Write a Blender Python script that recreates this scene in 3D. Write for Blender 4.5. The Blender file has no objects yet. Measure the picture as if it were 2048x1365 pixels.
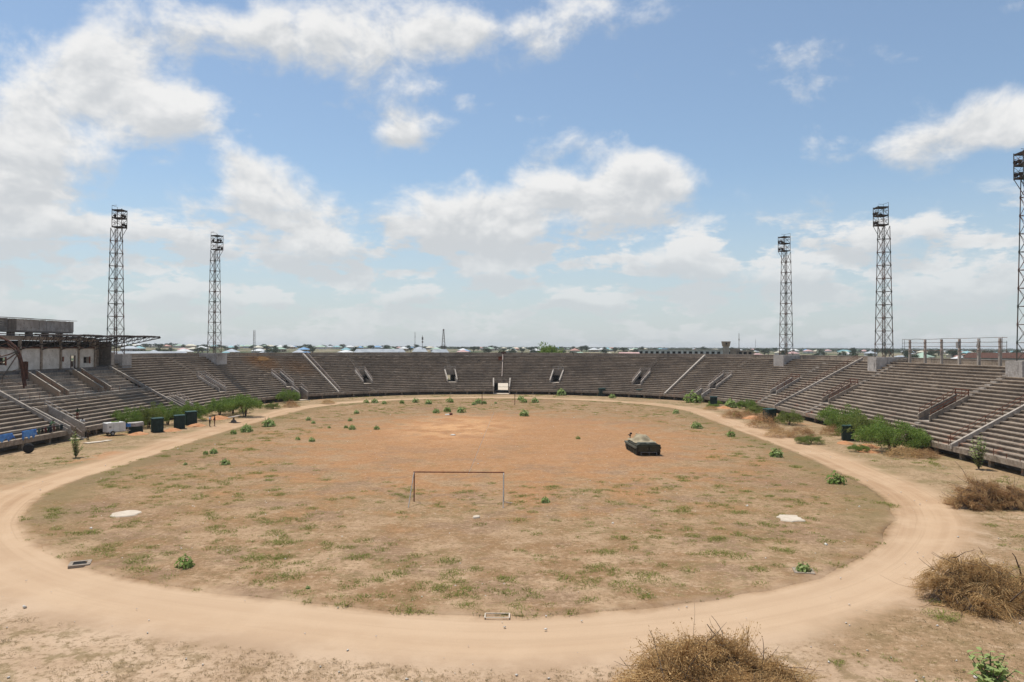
import bpy, bmesh, math, random
import numpy as np
from mathutils import Vector, Matrix

# ---------------------------------------------------------------- scene, camera, sky, sun
scene = bpy.context.scene
COL = scene.collection
R_ = math.radians
rng = np.random.default_rng(11)
random.seed(5)

# world frame: X across the pitch, Y along it; the photographer stands on the rim of the near end
CAM = Vector((5.15, 0.0, 12.64))
cam = bpy.data.cameras.new('camera')
cam.sensor_width = 36.0
cam.lens = 36.0 * 1464 / 2048
cam.clip_start = 0.1
cam.clip_end = 30000
camo = bpy.data.objects.new('camera', cam)
COL.objects.link(camo)
yaw, pitch, roll = math.atan(17 / 1464), math.atan(13.5 / 1464), R_(0.2)
camo.matrix_world = (Matrix.Translation(CAM) @ Matrix.Rotation(yaw, 4, 'Z')
                     @ Matrix.Rotation(math.pi / 2 + pitch, 4, 'X') @ Matrix.Rotation(roll, 4, 'Z'))
scene.camera = camo

SUN_EL = R_(71.0)
SUN_AZ = math.atan2(-0.60, 0.52)            # clockwise from +Y: from the far left
sun = bpy.data.lights.new('sun', 'SUN')
sun.energy = 4.4
sun.angle = R_(0.6)
sun.color = (1.0, 0.955, 0.88)
suno = bpy.data.objects.new('sun', sun)
COL.objects.link(suno)
sd = Vector((math.sin(SUN_AZ) * math.cos(SUN_EL), math.cos(SUN_AZ) * math.cos(SUN_EL), math.sin(SUN_EL)))
suno.rotation_euler = sd.to_track_quat('Z', 'Y').to_euler()
suno.location = (0, 100, 200)

scene.view_settings.view_transform = 'Standard'
scene.view_settings.look = 'None'
scene.view_settings.gamma = 1.0
scene.view_settings.exposure = 0.0
scene.view_settings.use_curve_mapping = False
scene.cycles.max_bounces = 5
scene.cycles.diffuse_bounces = 3
scene.cycles.glossy_bounces = 2
scene.cycles.transparent_max_bounces = 6
scene.cycles.volume_bounces = 0
scene.cycles.use_denoising = True


class NT:
    """short-hand for building a node tree"""
    def __init__(self, tree):
        self.t = tree; self.n = tree.nodes; self.l = tree.links

    def put(self, sock, v):
        if hasattr(v, 'is_linked') or isinstance(v, bpy.types.NodeSocket):
            self.l.new(v, sock)
        elif v is not None:
            try: sock.default_value = v
            except Exception: sock.default_value = (v[0], v[1], v[2], 1.0)

    def math(self, op, a, b=None, c=None, clamp=False):
        n = self.n.new('ShaderNodeMath'); n.operation = op; n.use_clamp = clamp
        for i, v in enumerate((a, b, c)):
            if v is not None: self.put(n.inputs[i], v)
        return n.outputs[0]

    def vmath(self, op, a, b=None, scale=None):
        n = self.n.new('ShaderNodeVectorMath'); n.operation = op
        self.put(n.inputs[0], a)
        if b is not None: self.put(n.inputs[1], b)
        if scale is not None: self.put(n.inputs['Scale'], scale)
        return n.outputs['Value'] if op in ('LENGTH', 'DISTANCE', 'DOT_PRODUCT') else n.outputs[0]

    def noise(self, vec, scale, detail=4.0, rough=0.55, dist=0.0, col=False):
        n = self.n.new('ShaderNodeTexNoise'); n.noise_dimensions = '3D'
        self.put(n.inputs['Vector'], vec)
        self.put(n.inputs['Scale'], scale); self.put(n.inputs['Detail'], detail)
        self.put(n.inputs['Roughness'], rough); self.put(n.inputs['Distortion'], dist)
        return n.outputs['Color' if col else 'Fac']

    def voronoi(self, vec, scale, feature='F1'):
        n = self.n.new('ShaderNodeTexVoronoi'); n.feature = feature
        self.put(n.inputs['Vector'], vec); self.put(n.inputs['Scale'], scale)
        return n.outputs['Distance']

    def ss(self, v, lo, hi, a=0.0, b=1.0):
        n = self.n.new('ShaderNodeMapRange'); n.interpolation_type = 'SMOOTHSTEP'
        self.put(n.inputs[0], v); self.put(n.inputs[1], lo); self.put(n.inputs[2], hi)
        self.put(n.inputs[3], a); self.put(n.inputs[4], b)
        return n.outputs[0]

    def mix(self, f, a, b, mode='MIX'):
        n = self.n.new('ShaderNodeMix'); n.data_type = 'RGBA'; n.blend_type = mode
        self.put(n.inputs[0], f)
        for k, v in ((6, a), (7, b)):
            if isinstance(v, tuple): n.inputs[k].default_value = (v[0], v[1], v[2], 1.0)
            else: self.l.new(v, n.inputs[k])
        return n.outputs[2]

    def xyz(self, v):
        n = self.n.new('ShaderNodeSeparateXYZ'); self.put(n.inputs[0], v)
        return n.outputs

    def comb(self, x, y, z):
        n = self.n.new('ShaderNodeCombineXYZ')
        for i, v in enumerate((x, y, z)): self.put(n.inputs[i], v)
        return n.outputs[0]


# world: physical sky with cumulus painted onto the dome by direction
world = bpy.data.worlds.new('World')
scene.world = world
world.use_nodes = True
W = NT(world.node_tree)
W.n.clear()
SKY_STRENGTH = 0.105
world.cycles.sampling_method = 'MANUAL'
world.cycles.sample_map_resolution = 256


def cloud_group():
    g = bpy.data.node_groups.new('cloud_density', 'ShaderNodeTree')
    g.interface.new_socket('Dir', in_out='INPUT', socket_type='NodeSocketVector')
    g.interface.new_socket('Density', in_out='OUTPUT', socket_type='NodeSocketFloat')
    g.interface.new_socket('Top', in_out='OUTPUT', socket_type='NodeSocketFloat')
    G = NT(g)
    gi = G.n.new('NodeGroupInput'); go = G.n.new('NodeGroupOutput')
    x, y, z = G.xyz(gi.outputs[0])
    az = G.math('ARCTAN2', x, y)
    el = G.math('ARCSINE', z)
    ae = G.comb(az, el, 0.0)
    # billowing detail, seen in the same angular space; smaller towards the skyline
    zz = G.math('ADD', el, 0.16)
    pl = G.comb(G.math('DIVIDE', x, zz), G.math('DIVIDE', y, zz), 0.0)
    sq = G.vmath('MULTIPLY', ae, (1.0, 1.35, 1.0))
    warp = G.noise(sq, 5.0, 3.0, 0.5, 0.0, True)
    wv = G.vmath('SCALE', G.vmath('SUBTRACT', warp, (0.5, 0.5, 0.5)), scale=0.06)
    aw = G.vmath('ADD', ae, wv)
    field = None
    blobs = [  # azimuth, elevation, half width, half height (radians), weight
        (-0.599, 0.259, 0.065, 0.066, 1.00), (-0.594, 0.203, 0.055, 0.042, 1.00), (-0.613, 0.143, 0.044, 0.041, 0.95), (-0.529, 0.335, 0.043, 0.037, 0.70), (-0.495, 0.297, 0.073, 0.048, 1.00), (-0.432, 0.280, 0.038, 0.026, 0.62),
        (-0.537, 0.365, 0.021, 0.034, 0.30), (-0.449, 0.386, 0.088, 0.032, 0.42), (-0.319, 0.387, 0.111, 0.044, 0.66), (-0.177, 0.399, 0.133, 0.057, 0.82), (-0.048, 0.418, 0.115, 0.036, 0.62), (0.047, 0.426, 0.064, 0.029, 0.45),
        (0.168, 0.429, 0.042, 0.021, 0.40), (-0.150, 0.318, 0.042, 0.036, 0.50), (-0.157, 0.277, 0.039, 0.020, 0.55), (-0.355, 0.225, 0.038, 0.030, 0.95), (-0.328, 0.182, 0.081, 0.035, 1.00), (-0.268, 0.129, 0.054, 0.021, 0.80),
        (-0.415, 0.129, 0.039, 0.018, 0.65), (-0.501, 0.138, 0.034, 0.018, 0.65), (-0.516, 0.213, 0.027, 0.028, 0.40), (-0.062, 0.180, 0.079, 0.039, 1.00), (-0.103, 0.145, 0.064, 0.027, 0.80), (-0.018, 0.153, 0.065, 0.025, 0.80),
        (-0.177, 0.171, 0.031, 0.021, 0.50), (0.128, 0.203, 0.113, 0.037, 1.10), (0.155, 0.232, 0.049, 0.028, 1.00), (0.040, 0.212, 0.057, 0.021, 0.70), (0.081, 0.285, 0.043, 0.025, 0.60), (0.037, 0.263, 0.043, 0.020, 0.42),
        (0.168, 0.375, 0.031, 0.028, 0.42), (0.044, 0.386, 0.029, 0.021, 0.32), (0.512, 0.238, 0.086, 0.024, 0.95), (0.552, 0.265, 0.031, 0.027, 0.90), (0.593, 0.254, 0.029, 0.035, 0.95), (0.395, 0.193, 0.024, 0.016, 0.48),
        (0.207, 0.114, 0.075, 0.025, 0.80), (0.297, 0.088, 0.052, 0.019, 0.60), (0.369, 0.089, 0.037, 0.020, 0.80), (0.476, 0.136, 0.067, 0.024, 0.75), (0.538, 0.082, 0.063, 0.026, 0.80), (-0.048, 0.103, 0.050, 0.018, 0.55),
        (-0.143, 0.070, 0.042, 0.013, 0.40), (-0.319, 0.056, 0.046, 0.015, 0.38), (-0.454, 0.064, 0.041, 0.016, 0.42), (0.081, 0.065, 0.057, 0.014, 0.36)]
    vert = None
    for a, e, ra, re, wgt in blobs:
        d = G.n.new('ShaderNodeVectorMath'); d.operation = 'MULTIPLY_ADD'
        G.put(d.inputs[0], aw); d.inputs[1].default_value = (1 / ra, 1 / re, 0.0); d.inputs[2].default_value = (-a / ra, -e / re, 0.0)
        d = d.outputs[0]
        v = G.math('POWER', 0.40, G.vmath('DOT_PRODUCT', d, d))
        field = G.math('MULTIPLY', v, wgt) if field is None else G.math('MULTIPLY_ADD', v, wgt, field)
        dv = G.vmath('SCALE', d, scale=v)
        vert = dv if vert is None else G.vmath('ADD', vert, dv)
    n1 = G.noise(sq, 9.5, 8.0, 0.62, 0.2)
    n2 = G.noise(pl, 1.9, 6.0, 0.58, 0.1)
    n3 = G.noise(G.vmath('ADD', sq, (-0.008, 0.020, 0.0)), 9.5, 4.0, 0.60, 0.2)
    band = G.noise(G.comb(G.math('MULTIPLY', az, 15.0), G.math('MULTIPLY', el, 38.0), 3.0), 1.0, 6.0, 0.6)
    gen = G.ss(n2, 0.45, 0.80)                                    # a thin scatter of small clouds everywhere
    away = G.ss(G.math('ABSOLUTE', az), 0.75, 1.0)                # same kind of sky behind and beside the camera
    high = G.ss(el, 0.50, 0.62)
    gen = G.math('MULTIPLY', gen, G.math('ADD', 0.50, G.math('MULTIPLY', G.math('MAXIMUM', away, high), 0.75)))
    lowb = G.math('MULTIPLY', G.ss(band, 0.38, 0.66), G.ss(el, 0.21, 0.10))
    dens = G.math('ADD', G.math('MULTIPLY', field, 0.84), G.math('MULTIPLY_ADD', lowb, 1.15, gen))
    dens = G.math('ADD', dens, G.math('MULTIPLY', G.math('SUBTRACT', n1, 0.5), 2.0))
    up = G.math('DIVIDE', G.xyz(vert)[1], G.math('MAXIMUM', field, 0.25))
    top = G.math('MULTIPLY_ADD', up, 0.30, G.math('MULTIPLY', G.math('SUBTRACT', n1, n3), 1.6))
    G.l.new(dens, go.inputs[0]); G.l.new(top, go.inputs[1])
    return g


CG = cloud_group()
tc = W.n.new('ShaderNodeTexCoord')
dirv = W.vmath('NORMALIZE', tc.outputs['Generated'])
cgn = W.n.new('ShaderNodeGroup'); cgn.node_tree = CG
W.l.new(dirv, cgn.inputs[0])
d0, ctop = cgn.outputs[0], cgn.outputs[1]
sky = W.n.new('ShaderNodeTexSky')
sky.sky_type = 'NISHITA'
sky.sun_disc = False
sky.sun_elevation = SUN_EL
sky.sun_rotation = SUN_AZ
sky.altitude = 0
sky.air_density = 1.0
sky.dust_density = 0.7
sky.ozone_density = 1.6
alpha = W.ss(d0, 0.24, 0.90)
thick = W.ss(d0, 0.7, 1.6)
lit = W.math('SUBTRACT', W.math('ADD', 0.64, ctop), W.math('MULTIPLY', thick, 0.08))   # tops catch the sun, bases are grey
ccol = W.mix(W.ss(lit, 0.34, 0.86), (5.9, 6.1, 6.3), (8.5, 8.45, 8.35))
dz = W.xyz(dirv)[2]
low = W.ss(dz, 0.0, 0.24, 1.0, 0.0)
skyb = W.vmath('MULTIPLY', sky.outputs[0], (1.12, 1.21, 1.22))
skyc = W.mix(W.math('MULTIPLY', low, 0.72), W.mix(0.10, skyb, (6.0, 6.6, 7.0)), (5.5, 6.0, 6.4))
ccol = W.mix(W.math('MULTIPLY', low, 0.55), ccol, (6.0, 6.3, 6.5))
alpha = W.math('MULTIPLY', alpha, W.ss(dz, 0.0, 0.16, 0.55, 0.97))
out = W.mix(alpha, skyc, ccol)
bg = W.n.new('ShaderNodeBackground')
W.l.new(out, bg.inputs[0]); bg.inputs[1].default_value = SKY_STRENGTH
wo = W.n.new('ShaderNodeOutputWorld')
W.l.new(bg.outputs[0], wo.inputs[0])


# ---------------------------------------------------------------- materials
MATS = {}
def new_mat(name):
    m = bpy.data.materials.new(name); m.use_nodes = True
    T = NT(m.node_tree); b = T.n['Principled BSDF']
    b.inputs['Specular IOR Level'].default_value = 0.25
    MATS[name] = m
    return m, T, b

def bump(T, b, h, strength=0.4, dist=0.02):
    n = T.n.new('ShaderNodeBump'); n.inputs['Strength'].default_value = strength
    n.inputs['Distance'].default_value = dist
    T.l.new(h, n.inputs['Height']); T.l.new(n.outputs[0], b.inputs['Normal'])

def pos(T): return T.n.new('ShaderNodeNewGeometry').outputs['Position']
def obj_co(T): return T.n.new('ShaderNodeTexCoord').outputs['Object']
def rnd_island(T): return T.n.new('ShaderNodeNewGeometry').outputs['Random Per Island']
def rnd_obj(T): return T.n.new('ShaderNodeObjectInfo').outputs['Random']

def plain(name, c1, c2, scale=3.0, rough=0.85, metal=0.0, detail=5.0, spots=None, world_co=True, spec=0.25, bmp=0.0):
    m, T, b = new_mat(name)
    p = pos(T) if world_co else obj_co(T)
    f = T.ss(T.noise(p, scale, detail, 0.6), 0.35, 0.65)
    c = T.mix(f, c1, c2)
    if spots:
        c = T.mix(T.ss(T.noise(p, scale * 3.7, 4.0, 0.65), spots[1], spots[1] + 0.12), c, spots[0])
    T.l.new(c, b.inputs['Base Color'])
    b.inputs['Roughness'].default_value = rough; b.inputs['Metallic'].default_value = metal
    b.inputs['Specular IOR Level'].default_value = spec
    if bmp: bump(T, b, T.noise(p, scale * 4, 4.0), bmp, 0.03)
    return m

def leafy(name, c1, c2, c3, trans=0.3, rough=0.6):
    m, T, b = new_mat(name)
    r = rnd_island(T)
    c = T.mix(r, c1, c2)
    c = T.mix(T.ss(T.noise(obj_co(T), 3.0, 2.0), 0.5, 0.72), c, c3)
    T.l.new(c, b.inputs['Base Color'])
    b.inputs['Roughness'].default_value = rough
    tr = T.n.new('ShaderNodeBsdfTranslucent'); T.l.new(c, tr.inputs[0])
    mx = T.n.new('ShaderNodeMixShader'); mx.inputs[0].default_value = trans
    T.l.new(b.outputs[0], mx.inputs[1]); T.l.new(tr.outputs[0], mx.inputs[2])
    T.l.new(mx.outputs[0], T.n['Material Output'].inputs[0])
    return m


def mat_earth():
    m, T, b = new_mat('earth')
    p = pos(T)
    x, y, z = T.xyz(p)
    yy = T.math('SUBTRACT', y, T.math('MINIMUM', T.math('MAXIMUM', y, 73.0), 144.0))
    R = T.math('SQRT', T.math('ADD', T.math('MULTIPLY', x, x), T.math('MULTIPLY', yy, yy)))
    R = T.math('ADD', R, T.math('MULTIPLY', T.math('MULTIPLY', T.ss(x, 7.0, -9.0), T.ss(y, 112.0, 70.0)), 1.9))
    R = T.math('ADD', R, T.math('MULTIPLY', T.math('MULTIPLY', T.ss(x, 19.0, 34.0), T.ss(y, 92.0, 68.0)), 1.3))
    flat = T.comb(x, y, 0.0)
    wob = T.math('MULTIPLY', T.math('SUBTRACT', T.noise(flat, 0.55, 5.0, 0.65), 0.5), 1.7)
    Rn = T.math('ADD', R, wob)
    big = T.noise(flat, 0.045, 4.0, 0.6)
    mid = T.noise(flat, 0.23, 6.0, 0.62)
    fine = T.noise(flat, 1.7, 6.0, 0.68)
    grit = T.noise(flat, 9.0, 4.0, 0.75)
    # trodden sand of the running track
    streak = T.noise(T.comb(T.math('MULTIPLY', R, 0.9), T.math('MULTIPLY', y, 0.02), T.math('MULTIPLY', x, 0.02)), 1.0, 4.0, 0.6)
    sand = T.mix(T.ss(streak, 0.32, 0.66), (0.365, 0.240, 0.145), (0.475, 0.338, 0.222))
    sand = T.mix(T.ss(mid, 0.42, 0.68, 0.0, 0.7), sand, (0.53, 0.395, 0.272))
    rut = T.noise(T.comb(T.math('MULTIPLY', R, 3.4), T.math('MULTIPLY', y, 0.05), T.math('MULTIPLY', x, 0.05)), 1.0, 3.0, 0.7)
    sand = T.mix(T.ss(rut, 0.55, 0.63, 0.0, 0.42), sand, (0.335, 0.225, 0.135))
    sand = T.mix(T.ss(T.noise(flat, 2.6, 6.0, 0.75), 0.52, 0.66, 0.0, 0.30), sand, (0.38, 0.265, 0.165))
    sand = T.mix(T.ss(y, 64.0, 34.0, 0.0, 0.55), sand, (0.525, 0.405, 0.295))
    # pitch: straw, bare red sand in the middle, dull brown patches
    straw = T.mix(T.ss(fine, 0.36, 0.64), (0.195, 0.118, 0.053), (0.288, 0.182, 0.090))
    pale = T.mix(T.ss(fine, 0.35, 0.65), (0.335, 0.230, 0.144), (0.445, 0.322, 0.215))
    brown = T.mix(fine, (0.175, 0.096, 0.058), (0.25, 0.146, 0.088))
    red = T.mix(T.ss(fine, 0.3, 0.7), (0.300, 0.140, 0.058), (0.43, 0.222, 0.100))
    redl = T.mix(T.ss(mid, 0.40, 0.60), red, (0.56, 0.325, 0.162))
    cx = T.math('DIVIDE', T.math('SUBTRACT', x, 3.0), 33.0)
    cy = T.math('DIVIDE', T.math('SUBTRACT', y, 102.0), 46.0)
    rr = T.math('SQRT', T.math('ADD', T.math('MULTIPLY', cx, cx), T.math('MULTIPLY', cy, cy)))
    redm = T.ss(T.math('ADD', rr, T.math('MULTIPLY', T.math('SUBTRACT', mid, 0.5), 2.0)), 1.12, 0.52)
    hx = T.math('DIVIDE', T.math('ADD', x, 5.0), 13.0); hy = T.math('DIVIDE', T.math('SUBTRACT', y, 117.0), 24.0)
    hot = T.ss(T.math('ADD', T.math('SQRT', T.math('ADD', T.math('MULTIPLY', hx, hx), T.math('MULTIPLY', hy, hy))), T.math('MULTIPLY', T.math('SUBTRACT', mid, 0.5), 1.6)), 1.15, 0.35)
    field = T.mix(T.ss(mid, 0.44, 0.58), straw, T.mix(0.5, straw, pale))
    field = T.mix(T.ss(y, 62.0, 40.0), field, T.mix(T.ss(mid, 0.40, 0.60), T.mix(0.35, straw, brown), pale))
    field = T.mix(T.ss(big, 0.54, 0.68, 0.0, 0.75), field, brown)
    field = T.mix(T.math('MULTIPLY', redm, 0.72), field, red)
    field = T.mix(T.math('MULTIPLY', hot, 0.9), field, redl)
    pur = T.noise(flat, 0.15, 6.0, 0.66)
    field = T.mix(T.math('MULTIPLY', T.ss(pur, 0.51, 0.60, 0.0, 0.75), T.ss(y, 110.0, 60.0, 0.25, 1.0)), field, T.mix(T.ss(fine, 0.36, 0.64), (0.185, 0.118, 0.075), (0.275, 0.185, 0.125)))
    gm = T.math('MULTIPLY', T.ss(T.noise(flat, 0.11, 6.0, 0.66), 0.50, 0.66), T.ss(fine, 0.42, 0.66))
    gm = T.math('MULTIPLY', gm, T.math('SUBTRACT', 1.0, T.math('MULTIPLY', T.math('MAXIMUM', redm, hot), 0.85)))
    gcol = T.mix(mid, (0.125, 0.122, 0.042), (0.19, 0.165, 0.07))
    field = T.mix(T.math('MULTIPLY', gm, 0.62), field, gcol)
    # grassy strip between track and stands
    strip = T.mix(T.ss(mid, 0.42, 0.58), (0.29, 0.205, 0.12), (0.36, 0.262, 0.165))
    strip = T.mix(T.ss(T.noise(flat, 0.16, 6.0, 0.66), 0.48, 0.62, 0.0, 0.65), strip, (0.155, 0.138, 0.055))
    strip = T.mix(T.ss(T.noise(flat, 0.10, 5.0, 0.6), 0.60, 0.68, 0.0, 0.7), strip, (0.42, 0.21, 0.10))
    near = T.mix(T.ss(mid, 0.40, 0.62), (0.385, 0.28, 0.195), (0.49, 0.375, 0.275))
    near = T.mix(T.math('MULTIPLY', T.ss(T.math('SUBTRACT', x, T.math('MULTIPLY', y, 0.35)), 4.0, 10.0), T.ss(T.noise(flat, 0.14, 6.0, 0.65), 0.40, 0.54, 0.0, 0.9)), near, T.mix(T.ss(fine, 0.38, 0.62), (0.20, 0.135, 0.068), (0.31, 0.205, 0.12)))
    strip = T.mix(T.ss(T.math('ADD', y, T.math('MULTIPLY', T.math('ABSOLUTE', x), 0.20)), 80.0, 54.0), strip, near)
    c = T.mix(T.ss(Rn, 38.2, 39.6), field, sand)
    c = T.mix(T.ss(Rn, 42.4, 44.8), c, strip)
    # mottled tussocks and trodden bare spots
    mot = T.noise(flat, 0.85, 8.0, 0.72)
    reg = T.noise(flat, 0.085, 5.0, 0.6)
    offtrack = T.math('MAXIMUM', T.ss(Rn, 38.9, 37.6), T.math('MULTIPLY', T.ss(Rn, 44.0, 45.4), T.ss(R, 60.0, 56.0)))
    calm = T.math('SUBTRACT', 1.0, T.math('MULTIPLY', T.math('MAXIMUM', redm, hot), 0.55))
    k1 = T.math('MULTIPLY', T.math('MULTIPLY', T.ss(mot, 0.49, 0.58), T.ss(reg, 0.34, 0.56)), T.math('MULTIPLY', offtrack, calm))
    c = T.mix(T.math('MULTIPLY', k1, 0.62), c, T.mix(T.ss(reg, 0.45, 0.62), (0.185, 0.118, 0.062), (0.150, 0.122, 0.048)))
    k2 = T.math('MULTIPLY', T.ss(mot, 0.44, 0.36), T.math('MULTIPLY', offtrack, T.ss(y, 70.0, 40.0, 0.25, 0.7)))
    c = T.mix(k2, c, (0.455, 0.335, 0.235))
    sp3 = T.noise(flat, 3.1, 5.0, 0.78)
    c = T.mix(T.math('MULTIPLY', T.math('MULTIPLY', T.ss(sp3, 0.525, 0.60), offtrack), T.math('MULTIPLY', T.ss(mid, 0.30, 0.58, 0.30, 0.75), T.math('SUBTRACT', 1.0, T.math('MULTIPLY', T.math('MAXIMUM', redm, hot), 0.75)))), c, T.mix(reg, (0.135, 0.085, 0.042), (0.165, 0.125, 0.055)))
    c = T.mix(T.math('MULTIPLY', T.math('MULTIPLY', T.ss(sp3, 0.455, 0.38), offtrack), 0.5), c, (0.51, 0.385, 0.26))
    rim = T.math('MULTIPLY', T.math('MULTIPLY', T.ss(Rn, 33.5, 37.5), T.ss(Rn, 39.2, 38.2)), T.ss(y, 40.0, 62.0))
    c = T.mix(T.math('MULTIPLY', rim, T.ss(mid, 0.34, 0.56, 0.15, 0.75)), c, (0.165, 0.130, 0.058))
    # specks of dry litter and dark grit
    speck = T.ss(grit, 0.60, 0.70, 0.0, 0.60)
    speck = T.math('MULTIPLY', speck, T.math('MAXIMUM', T.ss(Rn, 39.2, 38.4), T.ss(Rn, 43.6, 45.0)))
    c = T.mix(speck, c, (0.15, 0.105, 0.055))
    c = T.mix(T.ss(T.noise(flat, 23.0, 3.0, 0.7), 0.30, 0.70, 0.0, 0.30), c, T.mix(0.5, c, (0.60, 0.47, 0.33)))
    c = T.vmath('MULTIPLY', c, (0.97, 0.905, 0.83))
    # town ground outside the stadium
    town = T.mix(T.ss(T.noise(flat, 0.012, 6.0, 0.6), 0.42, 0.60), (0.055, 0.075, 0.032), (0.27, 0.215, 0.14))
    c = T.mix(T.ss(R, 76.0, 84.0), c, town)
    T.l.new(c, b.inputs['Base Color'])
    b.inputs['Roughness'].default_value = 0.95
    b.inputs['Specular IOR Level'].default_value = 0.1
    h = T.math('ADD', T.math('MULTIPLY', fine, 0.7), T.math('MULTIPLY', grit, 0.5))
    bump(T, b, h, 0.55, 0.06)
    return m


def mat_concrete(name, dark, midc, light, stain=True):
    m, T, b = new_mat(name)
    p = pos(T)
    x, y, z = T.xyz(p)
    a = T.noise(p, 0.35, 6.0, 0.62); f = T.noise(p, 3.2, 6.0, 0.68); s = T.noise(T.vmath('MULTIPLY', p, (1.0, 1.0, 0.25)), 1.1, 5.0, 0.65)
    c = T.mix(T.ss(a, 0.36, 0.64), dark, midc)
    c = T.mix(T.ss(f, 0.42, 0.70, 0.0, 0.8), c, light)
    c = T.mix(T.ss(s, 0.56, 0.70, 0.0, 0.75), c, (0.075, 0.068, 0.062))
    c = T.mix(T.ss(T.noise(p, 0.10, 5.0, 0.65), 0.46, 0.62, 0.0, 0.42), c, T.mix(0.65, c, (0.070, 0.052, 0.038)))
    r = rnd_island(T)
    c = T.mix(T.ss(r, 0.0, 1.0, 0.0, 0.28), c, T.mix(0.6, c, (0.42, 0.37, 0.32)))
    if stain:   # sand washed over a few steps on the far left and paint flaking near the right front
        d = T.vmath('DISTANCE', p, (-59.0, 181.0, 8.6))
        d2 = T.vmath('DISTANCE', p, (-52.0, 187.0, 6.2))
        k = T.ss(T.math('ADD', d, T.math('MULTIPLY', T.math('SUBTRACT', f, 0.5), 5.0)), 6.5, 2.0, 0.0, 0.55)
        k2 = T.ss(T.math('ADD', d2, T.math('MULTIPLY', T.math('SUBTRACT', f, 0.5), 5.0)), 7.0, 1.0, 0.0, 0.35)
        c = T.mix(T.math('MAXIMUM', k, k2), c, (0.37, 0.20, 0.085))
        rust = T.math('MULTIPLY', T.ss(T.noise(p, 0.5, 5.0, 0.65), 0.55, 0.68), T.math('MULTIPLY', T.ss(z, 4.0, 1.6), T.ss(x, 30.0, 50.0)))
        c = T.mix(T.math('MULTIPLY', rust, 0.75), c, (0.31, 0.125, 0.07))
    T.l.new(c, b.inputs['Base Color'])
    b.inputs['Roughness'].default_value = 0.92
    b.inputs['Specular IOR Level'].default_value = 0.15
    bump(T, b, T.noise(p, 9.0, 5.0, 0.7), 0.5, 0.03)
    return m


EARTH = mat_earth()
CONC = mat_concrete('weathered_concrete', (0.188, 0.142, 0.103), (0.282, 0.220, 0.163), (0.45, 0.366, 0.280))
CONC_RISER = mat_concrete('dark_riser', (0.124, 0.087, 0.060), (0.184, 0.136, 0.096), (0.26, 0.201, 0.146))  # darker brown concrete for the vertical riser faces
CONC_L = mat_concrete('pale_concrete', (0.29, 0.245, 0.20), (0.40, 0.345, 0.29), (0.52, 0.46, 0.39), False)
CONC_R = mat_concrete('rough_cast_concrete', (0.30, 0.265, 0.235), (0.48, 0.44, 0.40), (0.64, 0.60, 0.55), False)
CONC_BEIGE = mat_concrete('beige_render', (0.27, 0.195, 0.135), (0.35, 0.255, 0.175), (0.43, 0.33, 0.24), False)
CONC_BLOCK = mat_concrete('stained_block', (0.17, 0.132, 0.10), (0.33, 0.262, 0.20), (0.47, 0.39, 0.305), False)
CONC_D = mat_concrete('dark_concrete', (0.09, 0.078, 0.07), (0.16, 0.14, 0.125), (0.24, 0.215, 0.19), False)  # darkest concrete tone, for passages, recessed walls and slabs
PLASTER = plain('dirty_white_plaster', (0.50, 0.47, 0.42), (0.63, 0.60, 0.55), 0.9, 0.9, spots=((0.30, 0.26, 0.21), 0.58))
STEEL = plain('corroded_lattice_steel', (0.080, 0.095, 0.078), (0.190, 0.105, 0.078), 0.5, 0.8, 0.2)
STEEL_D = plain('dark_grating', (0.035, 0.03, 0.028), (0.07, 0.052, 0.045), 2.0, 0.8, 0.2)
RUST = plain('red_rust', (0.125, 0.042, 0.025), (0.235, 0.088, 0.050), 2.5, 0.85, 0.1)
RUST_D = plain('dark_rust', (0.060, 0.030, 0.022), (0.125, 0.055, 0.035), 2.5, 0.85, 0.1)
PIPE = plain('faded_pipe', (0.36, 0.28, 0.23), (0.50, 0.41, 0.35), 2.0, 0.7, 0.0, spots=((0.24, 0.10, 0.06), 0.55))
PIPE_G = plain('grey_pipe', (0.28, 0.27, 0.25), (0.40, 0.37, 0.34), 2.0, 0.6, 0.3, spots=((0.22, 0.10, 0.06), 0.55))
CORR = plain('weathered_sheet', (0.30, 0.265, 0.235), (0.44, 0.40, 0.36), 0.8, 0.7, 0.1, spots=((0.16, 0.13, 0.11), 0.56))
GREEN_PAINT = plain('dark_green_paint', (0.010, 0.024, 0.020), (0.017, 0.036, 0.029), 1.5, 0.55)
GREEN_LID = plain('faded_green_paint', (0.018, 0.052, 0.044), (0.03, 0.075, 0.062), 1.5, 0.55)
WHITE_PAINT = plain('off_white_paint', (0.62, 0.60, 0.56), (0.72, 0.70, 0.66), 1.2, 0.5)
BLACK = plain('black_rubber', (0.018, 0.017, 0.016), (0.035, 0.032, 0.03), 4.0, 0.8)
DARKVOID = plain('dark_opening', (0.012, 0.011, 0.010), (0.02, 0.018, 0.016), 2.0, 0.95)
OLIVE = plain('olive_armour', (0.028, 0.030, 0.018), (0.055, 0.054, 0.034), 1.6, 0.65, spots=((0.11, 0.07, 0.04), 0.62))
OLIVE_L = plain('dusty_armour', (0.075, 0.082, 0.062), (0.12, 0.12, 0.092), 1.6, 0.75, spots=((0.21, 0.15, 0.095), 0.56))
TARP = plain('tan_canvas', (0.25, 0.20, 0.125), (0.37, 0.305, 0.20), 1.3, 0.95, bmp=0.4)
BLUE_TARP = plain('blue_sheet', (0.045, 0.15, 0.46), (0.10, 0.29, 0.62), 1.1, 0.5, spots=((0.40, 0.52, 0.72), 0.60))
WOOD = plain('grey_timber', (0.22, 0.18, 0.14), (0.36, 0.30, 0.24), 2.0, 0.9)
BARK = plain('bark', (0.095, 0.068, 0.048), (0.17, 0.125, 0.09), 4.0, 0.95)
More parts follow.
